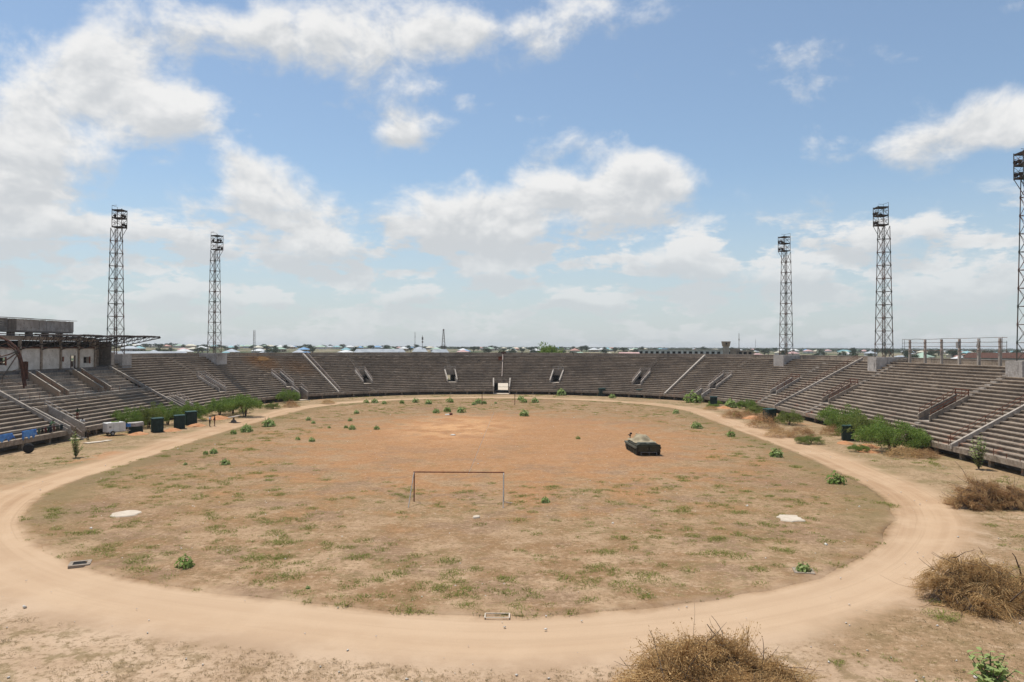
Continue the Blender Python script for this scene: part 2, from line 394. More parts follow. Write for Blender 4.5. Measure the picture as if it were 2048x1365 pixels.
ORANGE_SOIL = plain('orange_spoil', (0.39, 0.175, 0.075), (0.50, 0.255, 0.125), 1.3, 0.97, bmp=0.6)
PALE_SLAB = plain('pale_slab', (0.50, 0.41, 0.31), (0.58, 0.49, 0.385), 1.4, 0.95, bmp=0.2)
STONE = plain('white_stone', (0.52, 0.47, 0.40), (0.68, 0.63, 0.56), 2.0, 0.9)
ACACIA = leafy('acacia_leaf', (0.105, 0.175, 0.030), (0.245, 0.325, 0.068), (0.15, 0.215, 0.042), 0.42)
ACACIA2 = leafy('scrub_leaf', (0.115, 0.155, 0.032), (0.255, 0.285, 0.070), (0.17, 0.19, 0.05), 0.42)
WEED = leafy('brown_weed', (0.10, 0.085, 0.03), (0.20, 0.155, 0.06), (0.15, 0.11, 0.045))
CALO = leafy('milkweed_leaf', (0.15, 0.24, 0.045), (0.54, 0.61, 0.27), (0.27, 0.36, 0.10), 0.45, 0.85)
CALO_D = leafy('milkweed_leaf_deep', (0.12, 0.205, 0.032), (0.42, 0.51, 0.17), (0.20, 0.29, 0.06), 0.45, 0.85)
DRYLEAF = leafy('dead_leaf', (0.36, 0.205, 0.08), (0.72, 0.49, 0.23), (0.54, 0.34, 0.145), 0.4, 0.9)
DRYLEAF_R = leafy('dead_leaf_reddish', (0.29, 0.14, 0.065), (0.50, 0.295, 0.15), (0.39, 0.205, 0.10), 0.4, 0.9)
TWIG = plain('dry_twig', (0.33, 0.195, 0.085), (0.64, 0.43, 0.20), 3.0, 0.95, world_co=False)
GRASS = leafy('green_grass', (0.16, 0.195, 0.035), (0.32, 0.32, 0.085), (0.24, 0.245, 0.055), 0.35, 0.8)
STRAW = leafy('straw_grass', (0.27, 0.185, 0.085), (0.42, 0.31, 0.16), (0.33, 0.235, 0.115), 0.25, 0.9)
TREEGREEN = leafy('town_tree_leaf', (0.022, 0.040, 0.016), (0.060, 0.082, 0.030), (0.038, 0.056, 0.020), 0.2)
SKIN = plain('dark_skin', (0.085, 0.045, 0.028), (0.11, 0.06, 0.038), 6.0, 0.6)
def cloth(name, c): return plain('cloth_' + name, tuple(v * 0.85 for v in c), c, 5.0, 0.95)

# ---------------------------------------------------------------- mesh helpers
class MB:
    def __init__(self): self.v = []; self.f = []; self.m = []; self.mi = 0
    def add(self, vs, fs):
        o = len(self.v); self.v += [tuple(q) for q in vs]
        self.f += [tuple(o + i for i in q) for q in fs]; self.m += [self.mi] * len(fs)
        return self
    def box(self, c, s, rz=0.0):
        hx, hy, hz = s[0] / 2, s[1] / 2, s[2] / 2; ca, sa = math.cos(rz), math.sin(rz)
        vs = []
        for dz in (-hz, hz):
            for dx, dy in ((-hx, -hy), (hx, -hy), (hx, hy), (-hx, hy)):
                vs.append((c[0] + dx * ca - dy * sa, c[1] + dx * sa + dy * ca, c[2] + dz))
        return self.add(vs, [(0, 3, 2, 1), (4, 5, 6, 7), (0, 1, 5, 4), (1, 2, 6, 5), (2, 3, 7, 6), (3, 0, 4, 7)])
    def hexa(self, b, t):
        """eight corners: bottom four, top four"""
        return self.add(list(b) + list(t), [(0, 3, 2, 1), (4, 5, 6, 7), (0, 1, 5, 4), (1, 2, 6, 5), (2, 3, 7, 6), (3, 0, 4, 7)])
    def beam(self, p0, p1, w, h, up=(0, 0, 1)):
        p0, p1 = Vector(p0), Vector(p1); d = (p1 - p0).normalized(); u = Vector(up)
        if abs(d.dot(u)) > 0.98: u = Vector((1, 0, 0))
        s = d.cross(u).normalized(); u = s.cross(d).normalized()
        a, c = s * (w / 2), u * (h / 2); vs = []
        for p in (p0, p1): vs += [p - a - c, p + a - c, p + a + c, p - a + c]
        return self.add(vs, [(0, 1, 2, 3), (7, 6, 5, 4), (0, 4, 5, 1), (1, 5, 6, 2), (2, 6, 7, 3), (3, 7, 4, 0)])
    def tube(self, p0, p1, r, n=6, r1=None, cap=True):
        return self.path([p0, p1], [r, r if r1 is None else r1], n, cap)
    def path(self, pts, rs, n=6, cap=True):
        pts = [Vector(p) for p in pts]; vs = []; fs = []
        if not hasattr(rs, '__len__'): rs = [rs] * len(pts)
        ref = Vector((0, 0, 1))
        for i, p in enumerate(pts):
            d = (pts[min(i + 1, len(pts) - 1)] - pts[max(i - 1, 0)])
            d = d.normalized() if d.length > 1e-9 else Vector((0, 0, 1))
            q = ref if abs(d.dot(ref)) < 0.95 else Vector((1, 0, 0))
            s = d.cross(q).normalized(); u = s.cross(d)
            for k in range(n):
                a = 2 * math.pi * k / n
                vs.append(p + (s * math.cos(a) + u * math.sin(a)) * rs[i])
        for i in range(len(pts) - 1):
            for k in range(n):
                fs.append((i * n + k, i * n + (k + 1) % n, (i + 1) * n + (k + 1) % n, (i + 1) * n + k))
        if cap:
            fs.append(tuple(range(n - 1, -1, -1))); fs.append(tuple((len(pts) - 1) * n + k for k in range(n)))
        return self.add(vs, fs)
    def lathe(self, prof, c=(0, 0, 0), n=16, axis='Z'):
        vs = []; fs = []
        for r, z in prof:
            for k in range(n):
                a = 2 * math.pi * k / n; q = (r * math.cos(a), r * math.sin(a), z)
                if axis == 'X': q = (q[2], q[0], q[1])
                if axis == 'Y': q = (q[0], q[2], q[1])
                vs.append((c[0] + q[0], c[1] + q[1], c[2] + q[2]))
        for i in range(len(prof) - 1):
            for k in range(n):
                fs.append((i * n + k, i * n + (k + 1) % n, (i + 1) * n + (k + 1) % n, (i + 1) * n + k))
        fs.append(tuple(range(n - 1, -1, -1))); fs.append(tuple((len(prof) - 1) * n + k for k in range(n)))
        return self.add(vs, fs)
    def sheet(self, rows):
        n = len(rows[0]); vs = [p for r in rows for p in r]; fs = []
        for i in range(len(rows) - 1):
            for j in range(n - 1):
                fs.append((i * n + j, i * n + j + 1, (i + 1) * n + j + 1, (i + 1) * n + j))
        return self.add(vs, fs)
    def prism(self, poly, y0, y1, axis='Y'):
        """polygon in (x,z) extruded along Y"""
        n = len(poly); vs = [(p[0], y0, p[1]) for p in poly] + [(p[0], y1, p[1]) for p in poly]
        fs = [tuple(range(n)), tuple(range(2 * n - 1, n - 1, -1))] + [(k, n + k, n + (k + 1) % n, (k + 1) % n) for k in range(n)]
        return self.add(vs, fs)
    def mesh(self, name, mat, smooth=False):
        me = bpy.data.meshes.new(name); me.from_pydata(self.v, [], self.f)
        for m_ in (mat if isinstance(mat, (list, tuple)) else [mat]): me.materials.append(m_)
        if isinstance(mat, (list, tuple)): me.polygons.foreach_set('material_index', self.m)
        if smooth: me.polygons.foreach_set('use_smooth', [True] * len(me.polygons))
        me.update(); return me
    def build(self, name, mat, parent=None, smooth=False, loc=None):
        return link(name, self.mesh(name, mat, smooth), parent, loc)

def link(name, me, parent=None, loc=None, rz=0.0):
    o = bpy.data.objects.new(name, me); COL.objects.link(o)
    if parent is not None: o.parent = parent
    if loc is not None: o.location = loc
    if rz: o.rotation_euler = (0, 0, rz)
    return o

def tag(o, label, cat, group=None):
    o['label'] = label; o['category'] = cat
    if group: o['group'] = group
    return o

def thing(name, label, cat, loc=(0, 0, 0), rz=0.0, group=None, scale=1.0):
    o = bpy.data.objects.new(name, None); COL.objects.link(o)
    o.empty_display_size = 0.3; o.location = loc; o.rotation_euler = (0, 0, rz)
    o.scale = (scale, scale, scale) if not hasattr(scale, '__len__') else scale
    return tag(o, label, cat, group)

def numpy_mesh(name, V, F, mat, smooth=False):
    """V (n,3), F (m,k) with constant k"""
    V = np.asarray(V, dtype=np.float32); F = np.asarray(F, dtype=np.int32)
    me = bpy.data.meshes.new(name); k = F.shape[1]
    me.vertices.add(len(V)); me.vertices.foreach_set('co', V.ravel())
    me.loops.add(F.size); me.loops.foreach_set('vertex_index', F.ravel())
    me.polygons.add(len(F)); me.polygons.foreach_set('loop_start', np.arange(0, F.size, k, dtype=np.int32))
    me.materials.append(mat); me.update(calc_edges=True)
    if smooth: me.polygons.foreach_set('use_smooth', np.ones(len(F), dtype=bool))
    return me

# smooth value noise for shaping ground and edges
_perm = rng.random((256, 256))
def vnoise(x, y):
    x = np.asarray(x, float); y = np.asarray(y, float)
    xi = np.floor(x).astype(int); yi = np.floor(y).astype(int); fx = x - xi; fy = y - yi
    fx = fx * fx * (3 - 2 * fx); fy = fy * fy * (3 - 2 * fy)
    g = lambda a, b: _perm[a % 256, b % 256]
    return (g(xi, yi) * (1 - fx) + g(xi + 1, yi) * fx) * (1 - fy) + (g(xi, yi + 1) * (1 - fx) + g(xi + 1, yi + 1) * fx) * fy
def fbm(x, y, o=4):
    s = 0; a = 0.5; t = 0
    for k in range(o):
        s = s + a * vnoise(x * 2 ** k + 17 * k, y * 2 ** k + 31 * k); t += a; a *= 0.5
    return s / t

# ---------------------------------------------------------------- ground, pitch and running track
YA, YB = 73.0, 144.0
def spine_R(x, y):
    return np.hypot(x, y - np.clip(y, YA, YB))
LOOP_N = 840
def loop(Rr, n=LOOP_N):
    """closed racetrack curve at distance R from the spine"""
    Lr = 2 * (YB - YA); La = 2 * math.pi * 50; s = np.linspace(0, Lr + La, n, endpoint=False); h = La / 2; st = YB - YA
    x = np.empty(n); y = np.empty(n)
    for i, q in enumerate(s):
        if q < st: x[i] = Rr; y[i] = YA + q
        elif q < st + h: a = (q - st) / h * math.pi; x[i] = Rr * math.cos(a); y[i] = YB + Rr * math.sin(a)
        elif q < 2 * st + h: x[i] = -Rr; y[i] = YB - (q - st - h)
        else: a = math.pi + (q - 2 * st - h) / h * math.pi; x[i] = Rr * math.cos(a); y[i] = YA + Rr * math.sin(a)
    return x, y
def bumpz(x, y):
    return 0.10 * (fbm(x * 0.16, y * 0.16, 4) - 0.5) + 0.05 * (fbm(x * 0.9 + 40, y * 0.9, 2) - 0.5)
def town_z(x, y):
    D = np.hypot(x - CAM.x, y); az = np.arctan2(x - CAM.x, y)
    t = np.clip((D - 170) / 1050, 0, 1); s = t * t * (3 - 2 * t)
    hi = 8.6 - 5.5 * np.clip(az, -0.6, 0.6)
    far = np.clip((D - 1500) / 6000, 0, 1)
    return s * (hi + 1.3 * (fbm(x * 0.006, y * 0.006, 3) - 0.5)) + far * (13.5 - hi)

def oval(x, y):
    S_ = lambda v, a, b: (lambda t: t * t * (3 - 2 * t))(np.clip((v - a) / (b - a), 0, 1))
    return 1.9 * S_(x, 7.0, -9.0) * S_(y, 112.0, 70.0) + 1.3 * S_(x, 19.0, 34.0) * S_(y, 92.0, 68.0)

def ring_sheet(name, radii, zf, edge_in=None, edge_out=None):
    V = []; cx, cy = loop(1.0)
    cx0, cy0 = loop(0.0)
    for k, r in enumerate(radii):
        ux, uy = cx - cx0, cy - cy0
        rr = np.full(LOOP_N, float(r))
        if edge_in is not None and k < 3: rr = rr + edge_in * (1 - k / 3.0)
        if edge_out is not None and k >= len(radii) - 3: rr = rr + edge_out * (1 - (len(radii) - 1 - k) / 3.0)
        x = cx0 + ux * rr; y = cy0 + uy * rr
        if name != 'ground':
            rr = rr - oval(x, y) * min(1.0, r / 30.0); x = cx0 + ux * rr; y = cy0 + uy * rr
        V.append(np.stack([x, y, zf(x, y, np.full(LOOP_N, float(r)), k)], 1))
    V = np.concatenate(V); F = []
    i = np.arange(LOOP_N); j = (i + 1) % LOOP_N
    for k in range(len(radii) - 1):
        F.append(np.stack([k * LOOP_N + i, (k + 1) * LOOP_N + i, (k + 1) * LOOP_N + j, k * LOOP_N + j], 1))
    me = numpy_mesh(name, V, np.concatenate(F), EARTH, True)
    o = link(name, me); o['kind'] = 'structure'
    return o

ux = np.arange(LOOP_N)
e1 = 1.3 * (fbm(ux * 0.16, ux * 0 + 3.3, 5) - 0.5); e1[-40:] += np.linspace(0, 1, 40) * (e1[0] - e1[-1])
e2 = 1.6 * (fbm(ux * 0.09, ux * 0 + 9.1, 4) - 0.5); e2[-40:] += np.linspace(0, 1, 40) * (e2[0] - e2[-1])

def zg(x, y, r, k):
    dep = np.clip((42.6 - r - oval(x, y)) / 0.6, 0, 1) * 0.07
    b = bumpz(x, y) * np.clip((78 - r) / 6, 0, 1)
    return b - 0.014 - dep + town_z(x, y) * (r > 90)
rad = [0.05, 12, 25, 36, 40] + list(np.arange(41.5, 60, 0.6)) + [62, 66, 70, 74, 78, 84, 92, 104, 120]
r0 = 120.0
while r0 < 9500: r0 *= 1.14; rad.append(r0)
ring_sheet('ground', rad, zg)
rw = []
for i in range(30):
    yv = 217.0 + i * 6.0; rr = []
    for j in range(9):
        xv = -7 + 14 * j / 8 + 0.8 * math.sin(i * 0.7 + j); rr.append((xv, yv, float(town_z(np.array(xv), np.array(yv))) * (yv > 235) + 0.03 + 0.012 * i))
    rw.append(rr)
ROADM = None
ring_sheet('dirt_track', list(np.arange(38.2, 44.6, 0.4)), lambda x, y, r, k: bumpz(x, y) - 0.02 - 0.05 * np.exp(-((r - 41.2) / 1.6) ** 2) + 0.02 * np.clip((r - 42.6) / 1.5, 0, 1) - 0.045 * np.clip((r - 43.9 - 0) / 0.7, 0, 1) * (k >= 13), None, e2)
ring_sheet('pitch', list(np.linspace(0.02, 38.8, 84)) + [38.95], lambda x, y, r, k: bumpz(x, y) + 0.028 - (0.10 if k == 84 else 0.0) + 0.05 * np.exp(-((r - 38.2) / 0.5) ** 2), None, e1)

ro = MB().sheet(rw).build('access_road', PALE_SLAB); ro['kind'] = 'structure'
# ---------------------------------------------------------------- the concrete bowl
NR, RUN, RISE, RF, ZF = 22, 0.78, 0.425, 55.2, 1.40
def pt(R, u, z):
    if u < 0: return (R, YB + u, z)
    if u <= 180: a = R_(u); return (R * math.cos(a), YB + R * math.sin(a), z)
    return (-R, YB - (u - 180), z)
def samples(u0, u1, step=1.0):
    cuts = [u0] + [c for c in (0.0, 180.0) if u0 < c < u1] + [u1]; out = []
    for a, b in zip(cuts[:-1], cuts[1:]):
        n = max(1, int(math.ceil((b - a) / step)))
        out += [a + (b - a) * i / n for i in range(n)]
    return out + [u1]
stand = thing('stadium_terrace', 'grey weathered concrete terrace bowl curving round the whole pitch', 'stadium stand')
VOM = [(-45.7, 1.5), (-14.2, 1.5), (9.7, 1.35), (30.8, 1.30), (53.1, 1.35), (75.7, 1.4), (103.3, 1.4), (126.2, 1.35), (148.2, 1.30), (169.6, 1.35)]
VR0, VR1 = 5, 11                         # rows broken by the entry portals
FRONT = [(90.0, 2.25, 0, 4), (31.5, 1.35, 0, 2), (147.5, 1.35, 0, 2), (191.0, 1.5, 0, 3), (225.2, 1.6, 0, 5)]   # tunnels that open at pitch level
SEC = [-84.0] + [v[0] for v in VOM] + [192.7]
def row_pieces():
    pcs = []
    secs = [(a, b, NR) for a, b in zip(SEC[:-1], SEC[1:])] + [(192.75, 252.0, 9)]
    for (a, b, nr) in secs:
        for k in range(nr):
            iv = [(a, b)]
            holes = [(c - w, c + w) for c, w in VOM if VR0 <= k < VR1] + [(c - w, c + w) for c, w, k0, k1 in FRONT if k0 <= k <= k1]
            for h0, h1 in holes:
                nv = []
                for p, q in iv:
                    if h1 <= p or h0 >= q: nv.append((p, q)); continue
                    if h0 > p: nv.append((p, h0))
                    if h1 < q: nv.append((h1, q))
                iv = nv
            pcs += [(k, p, q) for p, q in iv if q - p > 0.3]
    return pcs
def step_mesh(k, u0, u1):
    z = ZF + RISE * k + random.uniform(-0.012, 0.012); r = RF + RUN * k + random.uniform(-0.02, 0.02)
    zl = (ZF + RISE * (k - 1) - 0.06) if k else z - 0.62
    us = samples(u0 + 0.012, u1 - 0.012, 0.8)
    prof0 = [(r, z), (r + RUN + 0.14, z), (r + RUN + 0.14, z - 0.13), (r + 0.22, z - 0.14), (r + 0.22, zl), (r + 0.10, zl), (r + 0.10, z - 0.15), (r, z - 0.12)]
    if k == 0: prof0 = [(r, z), (r + RUN + 0.14, z), (r + RUN + 0.14, z - 0.13), (r + 0.22, z - 0.2), (r + 0.22, zl), (r + 0.0, zl)]
    n = len(prof0); b = MB(); vs = []; fs = []
    for i, u in enumerate(us):
        j = random.uniform(-0.03, 0.03); jz = random.uniform(-0.018, 0.012)
        if random.random() < 0.06: j += 0.07; jz -= 0.04       # chipped nosing
        for q, (R, zz) in enumerate(prof0):
            if q == 0: R += j; zz += jz
            if q == n - 1 and k: R += j
            vs.append(pt(R, u, zz))
    m = len(us)
    for i in range(m - 1):
        for q in range(n):
            fs.append((i * n + q, (i + 1) * n + q, (i + 1) * n + (q + 1) % n, i * n + (q + 1) % n))
    fs.append(tuple(range(n))); fs.append(tuple((m - 1) * n + q for q in range(n - 1, -1, -1)))
    b.add(vs, fs)
    if k: b.m = [1 if (i < (m - 1) * n and i % n == 5) else 0 for i in range(len(fs))]      # darker, browner riser face under the tread
    return b
for k, u0, u1 in row_pieces():
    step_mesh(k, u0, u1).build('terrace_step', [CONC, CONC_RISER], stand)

def band(u0, u1, prof, step=1.2, close=True):
    """a closed (R,z) profile swept along the bowl"""
    us = samples(u0, u1, step); n = len(prof); vs = [pt(R, u, z) for u in us for R, z in prof]; fs = []
    for i in range(len(us) - 1):
        for q in range(n):
            fs.append((i * n + q, (i + 1) * n + q, (i + 1) * n + (q + 1) % n, i * n + (q + 1) % n))
    fs.append(tuple(range(n))); fs.append(tuple((len(us) - 1) * n + q for q in range(n - 1, -1, -1)))
    return MB().add(vs, fs)
RT = RF + RUN * NR; ZT = ZF + RISE * (NR - 1)
# rim walk and parapet, left open behind the two far portals
band(-84, 192.7, [(RT + 0.1, ZT - 0.02), (74.2, ZT - 0.02), (74.2, ZT - 0.3), (RT + 0.1, ZT - 0.3)]).build('rim_walk', CONC, stand)
edges = [-84.0, -66, -48, -30, -12, 6, 22, 38, 54, 70, 88, 106, 122, 138, 154, 170, 186, 192.7]
for a, b_ in zip(edges[:-1], edges[1:]):
    h = 11.12 + random.uniform(-0.05, 0.05)
    band(a + 0.02, b_ - 0.02, [(74.0, ZT - 0.35), (74.0, h), (74.22, h), (74.22, ZT - 0.35)]).build('parapet', CONC, stand)
    band(a, b_, [(73.95, h + 0.003), (73.95, h + 0.07), (74.28, h + 0.07), (74.28, h + 0.003)]).build('coping', CONC_L, stand)
gaps = [75.7, 103.3]
cur = -84.0
for g in (75.7, 90.0, 103.3, None):
    e = 252.0 if g is None else g - 1.15
    band(cur, e, [(74.05, -0.3), (74.05, ZT - 0.31), (74.4, ZT - 0.31), (74.4, -0.3)]).build('outer_wall', CONC_D, stand)
    if g is not None:
        zt_ = 4.2 if g == 90.0 else 5.6
        band(g - 1.15, g + 1.15, [(74.05, zt_), (74.05, ZT - 0.31), (74.4, ZT - 0.31), (74.4, zt_)]).build('outer_wall', CONC_D, stand)
        if g != 90.0: band(g - 1.15, g + 1.15, [(74.05, -0.3), (74.05, 2.2), (74.4, 2.2), (74.4, -0.3)]).build('outer_wall', CONC_D, stand)
        cur = g + 1.15
# low plinth wall, set back in the shade under the front row
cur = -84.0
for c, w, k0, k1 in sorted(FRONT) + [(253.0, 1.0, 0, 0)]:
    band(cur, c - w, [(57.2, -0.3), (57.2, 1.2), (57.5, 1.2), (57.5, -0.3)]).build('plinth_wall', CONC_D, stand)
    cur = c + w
for u in list(np.arange(-80, 0, 5.2)) + list(np.arange(3, 180, 4.6)) + list(np.arange(183, 250, 5.2)):
    if any(abs(u - c) < w + 0.6 for c, w, _, _ in FRONT): continue
    a = pt(55.95, float(u), 0.33); ang = math.atan2(a[1] - min(max(a[1], YA), YB), a[0])
    MB().box((0, 0, 0), (0.45, 0.40, 1.0), ang).build('stub_column', CONC, stand, loc=a)

def planez(R): return ZF + RISE / RUN * (R - RF)
def radial_wall(u, du, R0, R1, h0, h1, zb=None):
    """wall with top following the slope; u centre, du half thickness (m at R=60)"""
    s = du if (u < 0 or u > 180) else math.degrees(du / 60.0)
    bz0 = planez(R0) - 0.25 if zb is None else zb; bz1 = planez(R1) - 0.25 if zb is None else zb
    b = MB()
    b.hexa([pt(R0, u - s, bz0), pt(R1, u - s, bz1), pt(R1, u + s, bz1), pt(R0, u + s, bz0)],
           [pt(R0, u - s, planez(R0) + h0), pt(R1, u - s, planez(R1) + h1), pt(R1, u + s, planez(R1) + h1), pt(R0, u + s, planez(R0) + h0)])
    return b
def rail(u, R0, R1, h, n, r=0.035, posts=True, levels=(1.0,)):
    b = MB()
    for lv in levels:
        b.tube(pt(R0, u, planez(R0) + h * lv), pt(R1, u, planez(R1) + h * lv), r, 5)
    if posts:
        for i in range(n):
            R = R0 + (R1 - R0) * i / (n - 1); b.tube(pt(R, u, planez(R) - 0.2), pt(R, u, planez(R) + h), r, 5)
    return b
for vi, (c, w) in enumerate(VOM):
    st = (c < 0 or c > 180); off = (lambda m, c=c, st=st: c + (m if st else math.degrees(m / 61.0)))
    Rv0, Rv1 = RF + RUN * VR0, RF + RUN * VR1
    zl = ZF + RISE * VR0 - 0.42
    wm = w if st else math.radians(w) * 61.0
    far_open = c in gaps
    b = MB()                                              # landing and passage floor
    b.hexa([pt(Rv0 - 0.1, off(-wm), zl - 0.25), pt(74.0, off(-wm), zl - 0.25), pt(74.0, off(wm), zl - 0.25), pt(Rv0 - 0.1, off(wm), zl - 0.25)],
           [pt(Rv0 - 0.1, off(-wm), zl), pt(74.0, off(-wm), zl), pt(74.0, off(wm), zl), pt(Rv0 - 0.1, off(wm), zl)])
    portal = b.build('entry_portal', CONC_L, stand)
    for sgn in (-1, 1):
        wmat = CONC_L if c > 5 else CONC
        e = off(sgn * (wm - 0.12)); s = 0.13 if st else math.degrees(0.13 / 61)
        q = MB()
        q.hexa([pt(Rv0 - 0.15, e - s, zl - 0.3), pt(73.9, e - s, zl - 0.3), pt(73.9, e + s, zl - 0.3), pt(Rv0 - 0.15, e + s, zl - 0.3)],
               [pt(Rv0 - 0.15, e - s, planez(Rv0) + 0.18), pt(73.9, e - s, planez(Rv1) - 0.25), pt(73.9, e + s, planez(Rv1) - 0.25), pt(Rv0 - 0.15, e + s, planez(Rv0) + 0.18)])
        q.build('side_wall', CONC_D, portal)
        q = MB()
        q.hexa([pt(Rv0 - 0.17, e - s * 1.2, planez(Rv0) - 0.28), pt(Rv1 + 0.3, e - s * 1.2, planez(Rv1 + 0.3) - 0.28), pt(Rv1 + 0.3, e + s * 1.2, planez(Rv1 + 0.3) - 0.28), pt(Rv0 - 0.17, e + s * 1.2, planez(Rv0) - 0.28)],
               [pt(Rv0 - 0.17, e - s * 1.2, planez(Rv0) + 0.38), pt(Rv1 + 0.3, e - s * 1.2, planez(Rv1 + 0.3) + 0.38), pt(Rv1 + 0.3, e + s * 1.2, planez(Rv1 + 0.3) + 0.38), pt(Rv0 - 0.17, e + s * 1.2, planez(Rv0) + 0.38)])
        q.build('sloping_parapet', wmat, portal)
        rm = RUST if (c < 20) else PIPE
        if c not in gaps: rail(e, Rv0, Rv1 + 0.2, 1.1, 4, 0.04, True, (0.62, 1.0)).build('handrail', rm, portal)
    h = MB()
    h.hexa([pt(Rv1 + 0.05, off(-wm), planez(Rv1) - 1.1), pt(Rv1 + 0.3, off(-wm), planez(Rv1) - 1.1), pt(Rv1 + 0.3, off(wm), planez(Rv1) - 1.1), pt(Rv1 + 0.05, off(wm), planez(Rv1) - 1.1)],
           [pt(Rv1 + 0.05, off(-wm), planez(Rv1) + 0.2), pt(Rv1 + 0.3, off(-wm), planez(Rv1) + 0.2), pt(Rv1 + 0.3, off(wm), planez(Rv1) + 0.2), pt(Rv1 + 0.05, off(wm), planez(Rv1) + 0.2)])
    h.build('lintel', CONC, portal)
    hb = MB()
    for lv in (0.75, 1.25):
        hb.tube(pt(Rv1 + 0.2, off(-wm), planez(Rv1) + lv), pt(Rv1 + 0.2, off(wm), planez(Rv1) + lv), 0.035, 5)
    for sgn in (-1, 0, 1): hb.tube(pt(Rv1 + 0.2, off(sgn * wm), planez(Rv1)), pt(Rv1 + 0.2, off(sgn * wm), planez(Rv1) + 1.25), 0.035, 5)
    hb.build('guard_rail', RUST if c < 20 else PIPE_G, portal)
    if not far_open:
        d = MB(); s = wm - 0.25
        d.hexa([pt(Rv1 + 1.8, off(-s), zl), pt(Rv1 + 2.0, off(-s), zl), pt(Rv1 + 2.0, off(s), zl), pt(Rv1 + 1.8, off(s), zl)],
               [pt(Rv1 + 1.8, off(-s), planez(Rv1)), pt(Rv1 + 2.0, off(-s), planez(Rv1)), pt(Rv1 + 2.0, off(s), planez(Rv1)), pt(Rv1 + 1.8, off(s), planez(Rv1))])
        d.build('passage_end', CONC_D, portal)
    # half steps of the aisle above and below the portal
    for k in list(range(0, VR0)) + list(range(VR1 + 1, NR)):
        if any(abs(c - fc) < 3 and k <= k1 + 1 for fc, _, _, k1 in FRONT): continue
        if random.random() < 0.18: continue
        R = RF + RUN * k; sw = 0.55
        a = MB()
        z0, z1 = ZF + RISE * (k - 1) + 0.004 if k else 1.0, ZF + RISE * k - RISE * 0.5
        if k == 0: continue
        a.hexa([pt(R - 0.36, off(-sw), z0), pt(R + 0.08, off(-sw), z0), pt(R + 0.08, off(sw), z0), pt(R - 0.36, off(sw), z0)],
               [pt(R - 0.36, off(-sw), z1), pt(R + 0.08, off(-sw), z1), pt(R + 0.08, off(sw), z1), pt(R - 0.36, off(sw), z1)])
        a.build('aisle_step', CONC_L if c < 20 else CONC, stand)

# sloping divider beams with their rails
for u, R1, m in ((-58.4, 72.3, CONC_L), (0.4, 72.3, CONC_L), (42.3, 72.3, CONC_L), (136.6, 72.3, CONC_L), (192.9, 69.0, CONC_L), (227.0, 66.0, CONC_L)):
    bm_ = radial_wall(u, 0.19, RF - 0.12, R1, 0.30, 0.30).build('divider_beam', CONC_L, stand)
    if u < 5: rail(u + (0.9 if u < 0 else 0.9), RF + 0.4, R1 - 0.5, 1.0, 9, 0.035, True, (0.55, 1.0)).build('handrail', RUST, bm_)
    if u == 136.6: rail(u - 0.75, RF + 0.4, R1 - 0.2, 0.75, 8, 0.05, True, (0.5, 1.0)).build('handrail', PIPE, bm_)
    if u > 200: rail(u - 3.4, RF + 1.2, 60.5, 0.95, 5, 0.04, True, (0.55, 1.0)).build('handrail', PIPE_G, bm_)
rail(90.0, 60.3, 72.2, 0.5, 2, 0.10, False).build('centre_rail', PIPE, stand)
MB().box((0.2, 215.6, 11.2), (1.4, 0.5, 0.5)).box((0.2, 215.6, 10.6), (0.25, 0.25, 1.4)).build('rusted_bracket', RUST_D, stand)
MB().box((-0.75, 212.3, 9.5), (1.0, 0.4, 0.9)).box((-0.75, 212.0, 10.0), (1.2, 0.6, 0.1)).build('rusted_bracket', RUST, stand)
for i in range(26):                                        # stumps of the front fence, right side
    u = -78 + i * 2.05
    MB().tube((0, 0, -0.1), (random.uniform(-.05, .05), random.uniform(-.05, .05), random.uniform(0.35, 0.8)), 0.035, 5).build('fence_stump', RUST, stand, loc=pt(RF + 0.15, u, ZF))

